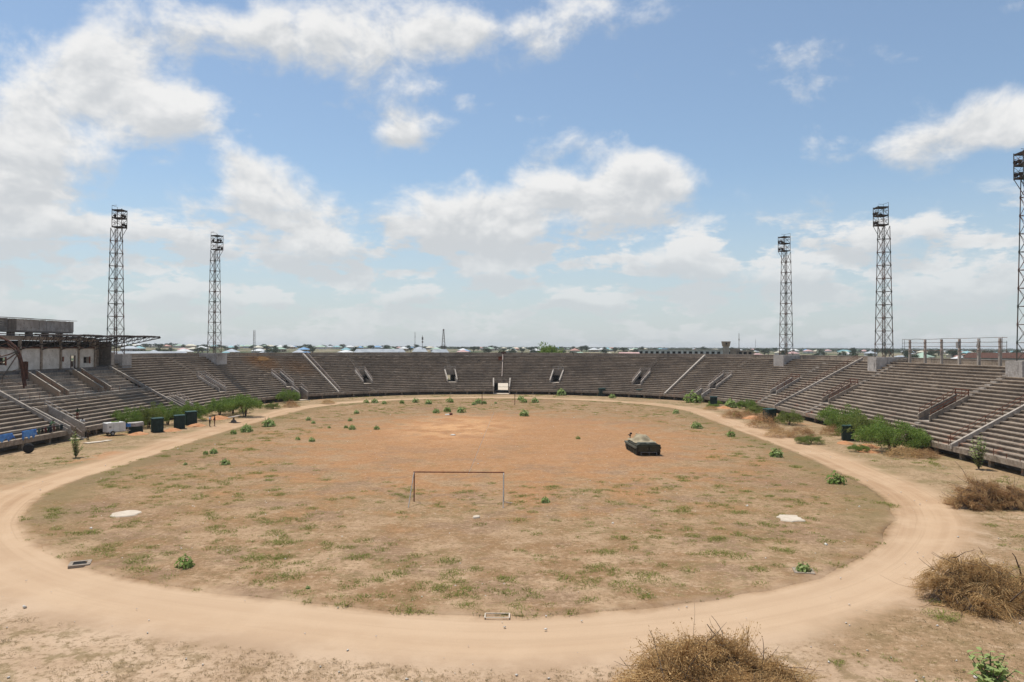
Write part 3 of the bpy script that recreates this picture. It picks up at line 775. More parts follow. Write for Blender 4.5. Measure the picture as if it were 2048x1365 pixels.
# pitch-level tunnels
for c, w, k0, k1 in FRONT:
    st = (c < 0 or c > 180); off = (lambda m, c=c, st=st: c + (m if st else math.degrees(m / 57.0)))
    wm = w if st else math.radians(w) * 57.0
    Re = RF + RUN * (k1 + 1)
    f = MB().hexa([pt(RF - 0.6, off(-wm), -0.2), pt(74.5, off(-wm), -0.2), pt(74.5, off(wm), -0.2), pt(RF - 0.6, off(wm), -0.2)],
                  [pt(RF - 0.6, off(-wm), 0.10), pt(74.5, off(-wm), 0.10), pt(74.5, off(wm), 0.10), pt(RF - 0.6, off(wm), 0.10)])
    tn = f.build('pitch_tunnel', PALE_SLAB, stand)
    for sgn in (-1, 1):
        e = off(sgn * (wm - 0.02)); s = 0.15 if st else math.degrees(0.15 / 57)
        top = 0.55 if c != 90.0 else 0.75
        MB().hexa([pt(RF - 0.2, e - s, -0.2), pt(Re + 4, e - s, -0.2), pt(Re + 4, e + s, -0.2), pt(RF - 0.2, e + s, -0.2)],
                  [pt(RF - 0.2, e - s, planez(RF) + top), pt(Re + 4, e - s, planez(Re) - 0.2), pt(Re + 4, e + s, planez(Re) - 0.2), pt(RF - 0.2, e + s, planez(RF) + top)]).build('inner_wall', CONC_L if c == 90 else CONC, tn)
        MB().hexa([pt(RF - 0.25, e - s * 1.2, planez(RF) - 0.5), pt(Re + 0.2, e - s * 1.2, planez(Re) - 0.5), pt(Re + 0.2, e + s * 1.2, planez(Re) - 0.5), pt(RF - 0.25, e + s * 1.2, planez(RF) - 0.5)],
                  [pt(RF - 0.25, e - s * 1.2, planez(RF) + top), pt(Re + 0.2, e - s * 1.2, planez(Re) + top), pt(Re + 0.2, e + s * 1.2, planez(Re) + top), pt(RF - 0.25, e + s * 1.2, planez(RF) + top)]).build('sloping_parapet', CONC_L, tn)
        if c not in (90.0, 225.2): rail(e, RF, Re, 1.3, 3, 0.04, True, (0.75, 1.0)).build('handrail', PIPE, tn)
    MB().hexa([pt(Re, off(-wm), planez(Re) - 0.7), pt(Re + 0.25, off(-wm), planez(Re) - 0.7), pt(Re + 0.25, off(wm), planez(Re) - 0.7), pt(Re, off(wm), planez(Re) - 0.7)],
              [pt(Re, off(-wm), planez(Re) + 0.35), pt(Re + 0.25, off(-wm), planez(Re) + 0.35), pt(Re + 0.25, off(wm), planez(Re) + 0.35), pt(Re, off(wm), planez(Re) + 0.35)]).build('lintel', CONC, tn)
    if c == 90.0:
        pass                                              # open right through to the road behind
    else:
        MB().hexa([pt(Re + 5, off(-wm), 0.1), pt(Re + 5.2, off(-wm), 0.1), pt(Re + 5.2, off(wm), 0.1), pt(Re + 5, off(wm), 0.1)],
                  [pt(Re + 5, off(-wm), 4), pt(Re + 5.2, off(-wm), 4), pt(Re + 5.2, off(wm), 4), pt(Re + 5, off(wm), 4)]).build('passage_end', CONC_D, tn)

# ---------------------------------------------------------------- main stand with the burnt-out boxes (left)
vip = thing('main_stand', 'burnt-out main stand with white back wall and rusted roof trusses at the left', 'grandstand', (-61.6, 108.5, 0))
VX, VY = -61.6, 108.5
def vb(b, name, mat, parent=vip, smooth=False):
    """parts are written in world metres, stored relative to the stand's base"""
    b.v = [(p[0] - VX, p[1] - VY, p[2]) for p in b.v]
    if parent is not vip: pass
    return b.build(name, mat, parent, smooth)
Y0, Y1 = 84.0, 131.1
NU = 8
xs = [-62.7 - i * 0.765 for i in range(NU + 1)]; zs = [5.05 + i * 0.49 for i in range(NU + 1)]
for i in range(NU):                                       # broad upper tiers, broken into bays by the stairs
    for a, b_ in ((Y0, 107.0), (109.3, 118.1), (120.6, Y1)):
        n = max(2, int((b_ - a) / 1.3)); 
        dz = random.uniform(-0.015, 0.015)
        m = MB(); vs = []; fs = []
        prof = [(xs[i], zs[i] + dz), (xs[i] - 0.90, zs[i] + dz), (xs[i] - 0.90, zs[i] - 0.2), (xs[i] - 0.14, zs[i] - 0.2), (xs[i] - 0.14, zs[i] - 0.55), (xs[i], zs[i] - 0.55)]
        for j in range(n + 1):
            y = a + 0.02 + (b_ - a - 0.04) * j / n
            for q, (x, z) in enumerate(prof):
                k = random.uniform(-0.03, 0.03) if q in (0,) else 0
                vs.append((x + k, y, z + (random.uniform(-0.04, 0.0) if q == 0 else 0)))
        c = len(prof)
        for j in range(n):
            for q in range(c): fs.append((j * c + q, j * c + (q + 1) % c, (j + 1) * c + (q + 1) % c, (j + 1) * c + q))
        fs.append(tuple(range(c - 1, -1, -1))); fs.append(tuple(n * c + q for q in range(c)))
        vb(m.add(vs, fs), 'upper_step', CONC_BLOCK)
vb(MB().prism([(-69.0, 3.0), (-69.0, 9.06), (-72.5, 9.06), (-72.5, 3.0)], Y0, Y1), 'upper_platform', CONC_D)
# gangway wall between the tiers with its pale coping
vb(MB().prism([(-62.22, 4.2), (-62.22, 5.12), (-62.66, 5.12), (-62.66, 4.2)], Y0, Y1), 'gangway_wall', CONC_BLOCK)
vb(MB().prism([(-62.12, 5.13), (-62.12, 5.27), (-62.62, 5.27), (-62.62, 5.13)], Y0, Y1), 'gangway_coping', CONC_L)
vb(MB().prism([(-61.4, 4.55), (-61.4, 4.68), (-62.3, 4.68), (-62.3, 4.55)], Y0, Y1), 'gangway', CONC)
gr = MB()
for j in range(17):
    y = 98 + j * 2.05; gr.tube((-62.35, y, 5.2), (-62.35 + random.uniform(-.06, .06), y + random.uniform(-.06, .06), 6.0), 0.025, 5)
vb(gr, 'guard_stumps', RUST)
# two stairways between raking walls
for ya, yb in ((107.1, 109.2), (118.2, 120.5)):
    for k in range(14):
        x = -62.7 - k * 0.43; z = 5.2 + k * 0.275
        vb(MB().box((x - 0.25, (ya + yb) / 2, z - 0.3), (0.55, yb - ya - 0.1, 0.6)), 'stair_step', CONC_BLOCK)
    for y in (ya, yb):
        w = MB(); x0, x1 = -62.65, -67.6; 
        f = lambda x: 5.05 + (-62.7 - x) * 0.640
        w.hexa([(x0, y - .11, 4.6), (x1, y - .11, f(x1) - .4), (x1, y + .11, f(x1) - .4), (x0, y + .11, 4.6)],
               [(x0, y - .11, f(x0) + .88), (x1, y - .11, f(x1) + .80), (x1, y + .11, f(x1) + .80), (x0, y + .11, f(x0) + .88)])
        ww = vb(w, 'raking_wall', CONC_BEIGE)
        w = MB().hexa([(x0 + .05, y - .15, f(x0) + .883), (x1, y - .15, f(x1) + .803), (x1, y + .15, f(x1) + .803), (x0 + .05, y + .15, f(x0) + .883)],
               [(x0 + .05, y - .15, f(x0) + .96), (x1, y - .15, f(x1) + .88), (x1, y + .15, f(x1) + .88), (x0 + .05, y + .15, f(x0) + .96)])
        vb(w, 'coping', CONC_L, ww)
    h = MB()
    for k in range(4):
        x = -63 - k * 1.25; z = 5.05 + (-62.7 - x) * 0.64; h.tube((x, (ya + yb) / 2, z), (x, (ya + yb) / 2, z + 0.95), 0.025, 5)
    h.tube((-63, (ya + yb) / 2, 6.2), (-66.75, (ya + yb) / 2, 8.6), 0.025, 5)
    vb(h, 'stair_rail', RUST)
# back wall bays
cols = [97.85, 102.7, 107.5, 112.3, 117.1, 121.9, 126.6]
WX = -69.0
def wall_bay(a, b_, holes):
    """plastered panel split around its openings"""
    ys = sorted({a + .17, b_ - .17} | {h for o in holes for h in o[:2]})
    parts = []
    for p, q in zip(ys[:-1], ys[1:]):
        o = [h for h in holes if h[0] <= p + 1e-6 and h[1] >= q - 1e-6]
        if o:
            z0, z1 = o[0][2], o[0][3]
            if z0 > 9.1: parts.append((p, q, 9.06, z0))
            parts.append((p, q, z1, 12.25))
        else: parts.append((p, q, 9.06, 12.25))
    m = MB()
    for p, q, z0, z1 in parts: m.box((WX - 0.10, (p + q) / 2, (z0 + z1) / 2), (0.2, q - p, z1 - z0))
    return m
openings = {102.7: [(103.4, 104.7, 9.9, 11.0)], 107.5: [], 112.3: [], 117.1: [(117.45, 117.95, 10.2, 10.9), (119.9, 120.95, 9.06, 11.1)], 121.9: [(123.4, 125.3, 9.75, 10.85)], 97.85: []}
for a, b_ in zip(cols[:-1], cols[1:]):
    o = openings[a]
    w = vb(wall_bay(a, b_, o), 'wall_panel', PLASTER)
    for (p, q, z0, z1) in o:
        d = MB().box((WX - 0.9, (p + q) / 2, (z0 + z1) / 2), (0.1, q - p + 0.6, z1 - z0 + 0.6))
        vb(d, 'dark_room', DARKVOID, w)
        fr = MB()
        if z0 > 9.1:
            fr.box((WX - 0.08, (p + q) / 2, z0 + 0.04), (0.12, q - p, 0.08)).box((WX - 0.08, (p + q) / 2, z1 - 0.04), (0.12, q - p, 0.08))
            for y in (p + .04, (p + q) / 2, q - .04): fr.box((WX - 0.08, y, (z0 + z1) / 2), (0.12, 0.07, z1 - z0 - 0.16))
            fr.box((WX - 0.085, (p + q) / 2, (z0 + z1) / 2), (0.08, q - p - 0.1, 0.05))
            vb(fr, 'window_frame', CONC_D, w)
            vb(MB().box((WX + 0.02, q - 0.1, (z0 + z1) / 2), (0.08, 0.3, z1 - z0 + 0.1)), 'window_reveal', RUST, w)
        else:
            fr.box((WX + 0.02, q + 0.05, (z0 + z1) / 2), (0.1, 0.14, z1 - z0)).box((WX + 0.02, p - 0.05, (z0 + z1) / 2), (0.1, 0.1, z1 - z0))
            vb(fr, 'door_frame', RUST_D, w)
for y in cols:
    vb(MB().box((WX + 0.06, y, 11.3), (0.34, 0.34, 4.5)), 'wall_column', CONC_BLOCK)
vb(MB().box((WX + 0.02, 112.2, 12.40), (0.30, 29.2, 0.28)), 'clerestory_sill', RUST_D)
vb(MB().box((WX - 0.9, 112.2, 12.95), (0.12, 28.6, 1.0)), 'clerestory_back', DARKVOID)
vb(MB().box((WX - 0.15, 112.2, 13.80), (0.5, 29.2, 0.62)), 'roof_beam', CONC)
vb(MB().box((WX - 2.4, 109.0, 14.13), (4.2, 30.0, 0.18)), 'roof_slab', CONC_D)
# the recessed end bay
vb(MB().box((WX - 2.0, 129.0, 11.2), (0.25, 4.6, 5.2)), 'end_bay_wall', CONC_BLOCK)
vb(MB().box((WX - 0.9, 131.25, 11.2), (2.4, 0.22, 4.6)), 'end_bay_side', CONC_D)
vb(MB().box((WX - 0.9, 129.0, 13.85), (2.6, 4.9, 0.2)), 'end_bay_slab', CONC_D)
for i in range(5): vb(MB().box((WX - 1.83, 129.0, 9.7 + i * 0.85), (0.06, 4.4, 0.05)), 'end_bay_slat', CONC_D)
vb(MB().box((-70.2, 132.7, 10.4), (1.3, 2.3, 2.3)), 'stair_head', CONC_L)
vb(MB().box((-70.2, 131.53, 10.3), (0.7, 0.06, 1.5)), 'stair_head_door', DARKVOID)
# cantilever roof trusses, stripped of their sheets
def truss(y, xr, xt, zr, zt, sag=0.0):
    m = MB(); n = 9
    top = [Vector((xr + (xt - xr) * i / n, y, zr + (zt - zr) * i / n - sag * (i / n) ** 2)) for i in range(n + 1)]
    bot = [Vector((xr + (xt - xr) * i / n, y, zr - 2.3 + (zt - zr + 2.18) * (i / n) ** 0.9 - sag * (i / n) ** 2)) for i in range(n + 1)]
    m.path(top, 0.085, 5).path(bot, 0.085, 5)
    for i in range(n):
        m.tube(top[i], bot[i], 0.045, 4).tube(bot[i], top[i + 1], 0.045, 4)
    return m
for y, sg in ((107.4, 0.2), (112.4, 0.05), (117.1, 0.15), (121.8, 0.0), (126.6, 0.05), (131.4, 0.0)):
    t = vb(truss(y, -69.0, -59.6 + random.uniform(-.4, .3), 14.35, 14.30, sg), 'roof_truss', STEEL_D)
for i, x in enumerate((-60.1, -62.2, -64.3, -66.4, -68.4)):
    y0 = (121.0, 112.0, 112.0, 107.0, 98.0)[i]
    vb(MB().path([(x, y0, 14.42), (x, (y0 + 131.5) / 2, 14.38 - .08), (x, 131.7, 14.44)], 0.075, 5), 'roof_purlin', STEEL_D)
for (x, y0, y1) in ((-61.2, 126.8, 131.2), (-63.2, 121.9, 126.4), (-65.4, 117.2, 121.5), (-65.3, 126.9, 131.1), (-67.4, 112.5, 116.9), (-67.5, 121.9, 126.4), (-63.3, 127.0, 130.2)):
    r = MB(); rows = []
    for j in range(13):
        rows.append([(x - 0.75 + 1.5 * i / 8, y0 + (y1 - y0) * j / 12, 14.5 + 0.05 * ((j % 2) * 2 - 1) + random.uniform(-.03, .03)) for i in range(9)])
    r.sheet(rows); vb(r, 'roof_sheet', STEEL_D)
# press box on stub columns
pb = vb(MB().box((-71.1, 111.9, 14.86), (3.0, 15.6, 0.22)), 'press_box', CONC_D)
for y in (105.6, 109.6, 113.4, 117.0): vb(MB().box((-70.2, y, 14.47), (0.7, 0.85, 0.56)), 'stub_column', CONC_D, pb)
yy = 104.3; i = 0
while yy < 119.6:
    wd = 0.85
    m = MB(); rows = []
    dx = random.uniform(-.02, .03)
    for z in (14.98, 16.0, 16.72):
        rows.append([(-69.62 + dx + (0.03 if k % 2 else -0.03), yy + wd * k / 8, z + (random.uniform(-.06, .02) if z > 16.5 else 0)) for k in range(9)])
    m.sheet(rows)
    vb(m, 'box_sheet', CORR if i > 1 else CONC_D, pb); yy += wd + 0.012; i += 1
vb(MB().box((-71.1, 119.9, 15.85), (2.9, 0.08, 1.75)), 'box_end', CORR, pb)
vb(MB().box((-71.1, 104.15, 15.85), (2.9, 0.08, 1.75)), 'box_end', CONC_D, pb)
vb(MB().box((-72.5, 112.0, 15.85), (0.1, 15.6, 1.75)), 'box_back', CORR, pb)
for k in range(6):
    y = 105.2 + k * 2.75
    m = MB().hexa([(-69.3, y - 1.42, 16.80 + .02 * (k % 2)), (-72.9, y - 1.42, 16.95), (-72.9, y + 1.42, 16.95), (-69.3, y + 1.42, 16.80 + .02 * (k % 2))],
                  [(-69.3, y - 1.42, 16.86 + .02 * (k % 2)), (-72.9, y - 1.42, 17.01), (-72.9, y + 1.42, 17.01), (-69.3, y + 1.42, 16.86 + .02 * (k % 2))])
    vb(m, 'box_roof_sheet', CORR, pb)
rl = MB()
for z in (15.7, 16.0, 16.35, 16.7): rl.tube((-70.0, 100.5, z), (-70.0, 104.1, z), 0.03, 5)
for y in (100.6, 102.4): rl.tube((-70.0, y, 14.2), (-70.0, y, 16.75), 0.03, 5)
vb(rl, 'ladder_rail', PIPE_G, pb)

pb.location.y += 1.7
# the fallen end of the roof, hanging over the seats
ct = thing('fallen_truss', 'bent rusty roof truss hanging down over the seats at the left edge', 'roof truss', (-64.0, 101.0, 7.0))
arc = [(-68.6, 101.2, 14.25), (-67.3, 101.1, 13.9), (-66.0, 101, 13.3), (-65.0, 101, 12.5), (-64.4, 101, 11.4), (-64.1, 101, 10.3), (-63.85, 101, 8.8), (-63.6, 101, 7.1)]
inn = [(-68.6, 101.2, 12.9), (-67.2, 101.1, 11.15), (-66.0, 101.0, 11.45), (-64.9, 101, 11.9)]
low = [(-68.4, 101.2, 10.2), (-67.2, 101.1, 10.3), (-66.0, 101, 10.9), (-64.8, 101, 11.75)]
sh = lambda L: [(p[0] + 64.0, p[1] - 101.0, p[2] - 7.0) for p in L]
MB().path(sh(arc), [0.15] * 8, 6).build('outer_chord', RUST_D, ct)
MB().path(sh([(p[0] - 0.42, p[1] + 0.3, p[2] - 0.35) for p in arc[2:]]), 0.12, 6).build('outer_chord', RUST_D, ct)
MB().path(sh(inn), 0.09, 6).build('inner_chord', STEEL, ct)
MB().path(sh(low), 0.09, 6).build('inner_chord', STEEL, ct)
for a, b_ in (((-64.6, 101, 11.8), (-66.8, 101, 8.4)), ((-64.6, 101, 11.7), (-66.2, 101, 9.2)), ((-66.9, 101, 8.7), (-64.3, 101, 7.3)), ((-66.8, 101, 8.8), (-68.4, 101, 9.3)), ((-66.8, 101, 8.8), (-64.4, 101, 9.5)), ((-66.0, 101, 13.2), (-68.0, 101, 12.5)), ((-64.7, 101, 11.9), (-68.4, 101, 12.7)), ((-66.8, 101, 8.6), (-67.0, 101, 6.9))):
    MB().tube(*sh((a, b_)), 0.05, 5).build('web_bar', STEEL, ct)
m = MB(); rows = [[(-63.7 + 0.7 * k / 5 + 64.0 - 0.35, 0.1 + 0.03 * (k % 2), 10.5 - 7 - z + random.uniform(-.05, .05)) for k in range(6)] for z in (0, 0.6, 1.2, 1.9, 2.5)]
m.sheet(rows).build('torn_sheet', RUST_D, ct)

# ---------------------------------------------------------------- floodlight towers
def tower(x, y, label, radial, u_pl):
    t = thing('floodlight_tower', label, 'light tower', (x, y, 11.15), 0, 'steel floodlight towers on the terrace rim')
    a0 = math.atan2(y - CAM.y, x - CAM.x) + R_(7)      # one corner towards the pitch end
    HT, NLV = 23.9, 10
    hd = lambda z: 1.50 - 0.52 * z / HT
    corner = lambda k, z, s=1.0: Vector((hd(z) * s * math.cos(a0 + k * math.pi / 2), hd(z) * s * math.sin(a0 + k * math.pi / 2), z))
    ra = radial
    d = MB().box((0, 0, 0), (5.2, 3.3, 2.7), ra)
    d.build('plinth', CONC_R, t, loc=(math.cos(ra) * 0.4, math.sin(ra) * 0.4, -1.36))
    for k in range(4): MB().tube(corner(k, -0.05), corner(k, HT), 0.075, 6, 0.06).build('leg', STEEL, t)
    lv = [HT * (i / NLV) for i in range(NLV + 1)]
    for i, z in enumerate(lv[1:-1], 1):
        r = MB()
        for k in range(4):
            r.tube(corner(k, z), corner(k + 1, z), 0.045, 5); c = corner(k, z); r.box(tuple(c), (0.20, 0.20, 0.34), a0)
        r.build('ring_frame', STEEL, t)
    for i in range(NLV):
        for k in range(4):
            b = MB()
            b.tube(corner(k, lv[i]), corner(k + 1, lv[i + 1]), 0.036, 4).tube(corner(k + 1, lv[i]), corner(k, lv[i + 1]), 0.036, 4)
            if random.random() < 0.05: continue           # a few braces are gone
            b.build('cross_brace', STEEL, t)
    la = a0 + math.pi * 0.86
    lx, ly = 0.35 * math.cos(la), 0.35 * math.sin(la); px, py = -math.sin(la) * 0.2, math.cos(la) * 0.2
    l = MB().tube((lx + px, ly + py, 0.5), (lx + px, ly + py, HT + 1.5), 0.03, 4).tube((lx - px, ly - py, 0.5), (lx - px, ly - py, HT + 1.5), 0.03, 4)
    for q in range(44): l.tube((lx + px, ly + py, 0.8 + q * 0.54), (lx - px, ly - py, 0.8 + q * 0.54), 0.018, 4)
    l.build('ladder', STEEL, t)
    # head: three lamp decks, overhanging towards the pitch
    inx, iny = -math.cos(ra), -math.sin(ra)
    hc = Vector((inx * 0.55, iny * 0.55, 0)); hs = 1.85
    q = lambda sx, sy, z: (hc.x + (sx * math.cos(ra) - sy * math.sin(ra)) * hs / 2, hc.y + (sx * math.sin(ra) + sy * math.cos(ra)) * hs / 2, z)
    ring = ((-1, -1), (1, -1), (1, 1), (-1, 1))
    for z in (HT + 0.15, HT + 1.85, HT + 3.35):
        p = MB()
        for i in range(4):
            p.beam(q(*ring[i], z), q(*ring[(i + 1) % 4], z), 0.12, 0.17)
        for i in range(7):
            f = -0.9 + 1.8 * i / 6; p.beam(q(f, -1, z), q(f, 1, z), 0.15, 0.06)
        p.build('lamp_deck', STEEL_D, t)
    for sx, sy in ring:
        MB().tube(q(sx, sy, HT), q(sx, sy, HT + 3.55), 0.065, 5).build('head_post', STEEL, t)
    b = MB()
    for i in range(4):
        for z in (HT + .2, HT + 1.9):
            b.tube(q(*ring[i], z), q(*ring[(i + 1) % 4], z + 1.5), 0.03, 4).tube(q(*ring[(i + 1) % 4], z), q(*ring[i], z + 1.5), 0.03, 4)
            b.tube(q(*ring[i], z + 0.8), q(*ring[(i + 1) % 4], z + 0.8), 0.028, 4)
    b.build('head_brace', STEEL, t)
    b = MB()
    b.tube(q(1, 1, HT + 3.5), q(1, 1, HT + 4.2), 0.03, 4).tube(q(1, -1, HT + 3.5), q(1, -1, HT + 4.15), 0.03, 4).tube(q(1, 1, HT + 4.15), q(1, -1, HT + 4.15), 0.03, 4).tube(q(1, 1, HT + 4.15), q(0, 1, HT + 4.2), 0.03, 4)
    b.build('top_rail', STEEL, t)
    for sy in (-1, 1): MB().tube(q(-1, sy, HT + 0.1), (hd(HT) * 0.7 * inx, hd(HT) * 0.7 * iny, HT - 2.3), 0.05, 5).build('head_strut', STEEL, t)
    for (f, g, z) in ((-0.95, -0.5, 0.55), (-0.95, 0.45, 0.6), (-0.9, -0.2, 2.25), (0.5, 0.9, 2.25), (-0.9, 0.7, 2.3)):
        if random.random() < 0.25: continue
        fl = MB().lathe([(0.1, -0.25), (0.22, -0.1), (0.30, 0.15), (0.30, 0.2)], (0, 0, 0), 10, 'X').tube((0, 0, -0.35), (0, 0, 0), 0.04, 4)
        o = fl.build('floodlight', STEEL_D, t, loc=q(f, g, HT + z)); o.rotation_euler = (0, 0.3, ra + math.pi)
    return t
tower(-71.5, 137.7, 'tall rusty lattice floodlight tower rising behind the white-walled main stand', math.pi, 0)
tower(-66.0, 169.4, 'rusty lattice floodlight tower on the left curve, smaller of the two left towers', R_(159), 0)
tower(66.5, 169.8, 'rusty lattice floodlight tower on the right curve, farthest of the three right towers', R_(21.2), 0)
tower(71.3, 134.0, 'tall rusty lattice floodlight tower on a concrete block left of the scoreboard frame', 0.0, 0)
tower(71.9, 96.6, 'lattice floodlight tower cut off by the right edge of the picture', 0.0, 0)

# ---------------------------------------------------------------- scoreboard frame on the right rim
sb = thing('scoreboard_frame', 'open scoreboard frame of six rusty topped concrete posts and thin pipes', 'scoreboard', (72.5, 115.5, ZT))
for i in range(6):
    y = 103.6 + i * 4.76 - 115.5
    p = MB().box((0, y, 1.0), (0.34, 0.36, 2.0)).build('post', CONC_L, sb)
    MB().box((0, y, 2.95), (0.28, 0.30, 1.9)).box((0, y, 2.05), (0.42, 0.44, 0.14)).box((0, y, 3.45), (0.34, 0.36, 0.1)).build('post_top', PIPE, p)
for z in (2.10, 2.75, 3.35, 3.98):
    MB().path([(-0.32, y - 115.5, z + random.uniform(-.05, .05)) for y in np.linspace(101.6, 129.3, 14)], 0.035, 5).build('rail', STEEL, sb)
for y in (101.7, 102.6, 129.3, 128.6):
    MB().tube((-0.32, y - 115.5, 2.0), (-0.32, y - 115.5, 3.5 if y < 102 else 4.05), 0.03, 5).build('end_bar', STEEL, sb)
MB().box((-0.45, 113.2 - 115.5 - 0.45, 3.0), (0.3, 0.55, 0.95)).build('junction_box', PIPE_G, sb)
MB().beam((-0.45, 108.3 - 115.5 - 0.3, 2.6), (-0.45, 108.3 - 115.5 - 0.75, 3.7), 0.12, 0.5).build('junction_box', PIPE_G, sb)
pole = MB().tube((0, 0, -0.3), (0.05, 0, 4.0), 0.06, 6).tube((-0.12, 0, 3.9), (0.15, 0, 3.9), 0.04, 5).build('lamp_pole', STEEL, None, loc=(73.1, 99.3, ZT))
tag(pole, 'thin bare steel pole between the scoreboard frame and right edge tower', 'pole')
for i in range(11):
    a = random.uniform(-0.5, 0.5); L = random.uniform(2.0, 4.0)
    o = MB().box((0, 0, 0), (0.24, L, 0.06)).build('plank', WOOD, None, loc=(72.2 + random.uniform(-.7, .7), 130.2 + random.uniform(-1.3, 1.1), ZT + 0.06 + i * 0.062))
    o.rotation_euler = (random.uniform(-.05, .05), 0, a + 0.3)
    tag(o, 'grey plank in the timber pile beside the tower block, %s from the ground' % ('lowest', 'second', 'third', 'fourth', 'fifth', 'sixth', 'seventh', 'eighth', 'ninth', 'tenth', 'eleventh')[i], 'plank', 'planks in the timber pile')

# ---------------------------------------------------------------- goals
g = thing('goal_frame', 'near football goal of rusty pipe with thin back stays', 'goal', (0.15, 59.9, 0))
for x in (-3.66, 3.66):
    MB().tube((x, 0, -0.1), (x, 0, 2.44), 0.05, 8).build('goal_post', RUST if x < 0 else PIPE_G, g)
    MB().path([(x, 0, 2.42), (x - 0.0, -0.35, 2.30), (x - (0.12 if x < 0 else -0.02), -2.3, 0.02)], 0.035, 6).build('back_stay', PIPE_G, g)
MB().tube((-3.72, 0, 2.45), (3.72, 0, 2.45), 0.05, 8).build('crossbar', RUST, g)
MB().tube((3.66, 0.0, 0.05), (4.4, -0.25, 0.03), 0.03, 5).build('ground_bar', PIPE_G, g)
g2 = thing('goal_frame', 'far football goal of thin dark pipes in front of the tunnel', 'goal', (0.35, 160.9, 0))
for x in (-3.6, 3.6): MB().tube((x, 0, -0.1), (x, 0, 2.44), 0.075, 6).build('goal_post', RUST_D, g2)
MB().tube((-3.65, 0, 2.42), (3.65, 0, 2.42), 0.05, 6).build('crossbar', RUST_D, g2)

# ---------------------------------------------------------------- armoured vehicle under canvas
tk = thing('armoured_vehicle', 'dark olive tracked armoured vehicle half covered with tan canvas, on the pitch', 'tank', (20.0, 89.3, 0.03), R_(4.5))
hull = MB()                                              # forward is +Y
hull.prism([(-1.42, 0.78), (1.42, 0.78), (1.42, 1.18), (1.12, 1.34), (-1.12, 1.34), (-1.42, 1.18)], -3.1, 1.6)
hull.hexa([(-1.42, 1.6, 0.78), (1.42, 1.6, 0.78), (1.2, 3.45, 0.78), (-1.2, 3.45, 0.78)], [(-1.2, 1.6, 1.33), (1.2, 1.6, 1.33), (1.1, 3.3, 0.98), (-1.1, 3.3, 0.98)])
hull.box((0, 0, 0.62), (1.9, 6.2, 0.5))
hull.build('hull', OLIVE, tk)
MB().hexa([(-1.36, -3.1, 0.45), (1.36, -3.1, 0.45), (1.36, -2.9, 0.45), (-1.36, -2.9, 0.45)], [(-1.38, -3.22, 1.28), (1.38, -3.22, 1.28), (1.38, -2.9, 1.28), (-1.38, -2.9, 1.28)]).build('rear_plate', OLIVE, tk)
for sx in (-1, 1):
    d = MB().hexa([(sx * 0.68 - .58, -3.2, 0.5), (sx * 0.68 + .58, -3.2, 0.5), (sx * 0.68 + .58, -3.1, 0.5), (sx * 0.68 - .58, -3.1, 0.5)], [(sx * 0.68 - .58, -3.32, 1.14), (sx * 0.68 + .58, -3.32, 1.14), (sx * 0.68 + .58, -3.1, 1.14), (sx * 0.68 - .58, -3.1, 1.14)]).build('rear_door', OLIVE, tk)
    MB().box((sx * 0.18, -3.33, 0.85), (0.06, 0.06, 0.22)).build('handle', OLIVE_L, d)
    tr = MB(); n = 40; pts = []
    for y, z in ((-2.75, 0.03), (2.3, 0.03), (3.1, 0.45), (3.15, 0.72), (2.9, 0.86), (-2.9, 0.80), (-3.1, 0.6), (-3.05, 0.35)): pts.append((sx * 1.24, y, z))
    poly = [(p[1], p[2]) for p in pts]
    for i in range(len(poly)):
        a, b_ = poly[i], poly[(i + 1) % len(poly)]; L = math.hypot(b_[0] - a[0], b_[1] - a[1]); k = max(1, int(L / 0.16))
        for j in range(k):
            f0, f1 = j / k, (j + 0.86) / k
            tr.beam((sx * 1.24, a[0] + (b_[0] - a[0]) * f0, a[1] + (b_[1] - a[1]) * f0), (sx * 1.24, a[0] + (b_[0] - a[0]) * f1, a[1] + (b_[1] - a[1]) * f1), 0.34, 0.06, (1, 0, 0) if False else (0, 0.01, 1))
    tr = tr.build('track', STEEL_D, tk)
    for i in range(6):
        w = MB().lathe([(0.12, -0.15), (0.30, -0.14), (0.31, -0.05), (0.31, 0.05), (0.30, 0.14), (0.12, 0.15)], (0, 0, 0), 14, 'X').build('road_wheel', OLIVE, tk, loc=(sx * 1.26, -2.55 + i * 0.98, 0.37))
        MB().lathe([(0.05, 0.0), (0.10, 0.02), (0.10, 0.1)], (sx * 0.15, 0, 0), 10, 'X').build('hub_cap', OLIVE_L, w)
    MB().lathe([(0.1, -0.12), (0.26, -0.12), (0.28, 0), (0.26, 0.12), (0.1, 0.12)], (0, 0, 0), 14, 'X').build('drive_sprocket', STEEL_D, tk, loc=(sx * 1.26, 2.85, 0.62))
    fd = MB().hexa([(sx * 1.0, -3.15, 0.93), (sx * 1.5, -3.15, 0.93), (sx * 1.5, 3.2, 0.93), (sx * 1.0, 3.2, 0.93)] if sx > 0 else [(sx * 1.5, -3.15, 0.93), (sx * 1.0, -3.15, 0.93), (sx * 1.0, 3.2, 0.93), (sx * 1.5, 3.2, 0.93)],
                   [(sx * 1.0, -3.15, 1.0), (sx * 1.5, -3.15, 0.99), (sx * 1.5, 3.2, 0.99), (sx * 1.0, 3.2, 1.0)] if sx > 0 else [(sx * 1.5, -3.15, 0.99), (sx * 1.0, -3.15, 1.0), (sx * 1.0, 3.2, 1.0), (sx * 1.5, 3.2, 0.99)]).build('fender', OLIVE_L, tk)
    MB().box((sx * 1.49, 0, 0.86), (0.05, 6.0, 0.2)).build('skirt', OLIVE_L, tk)
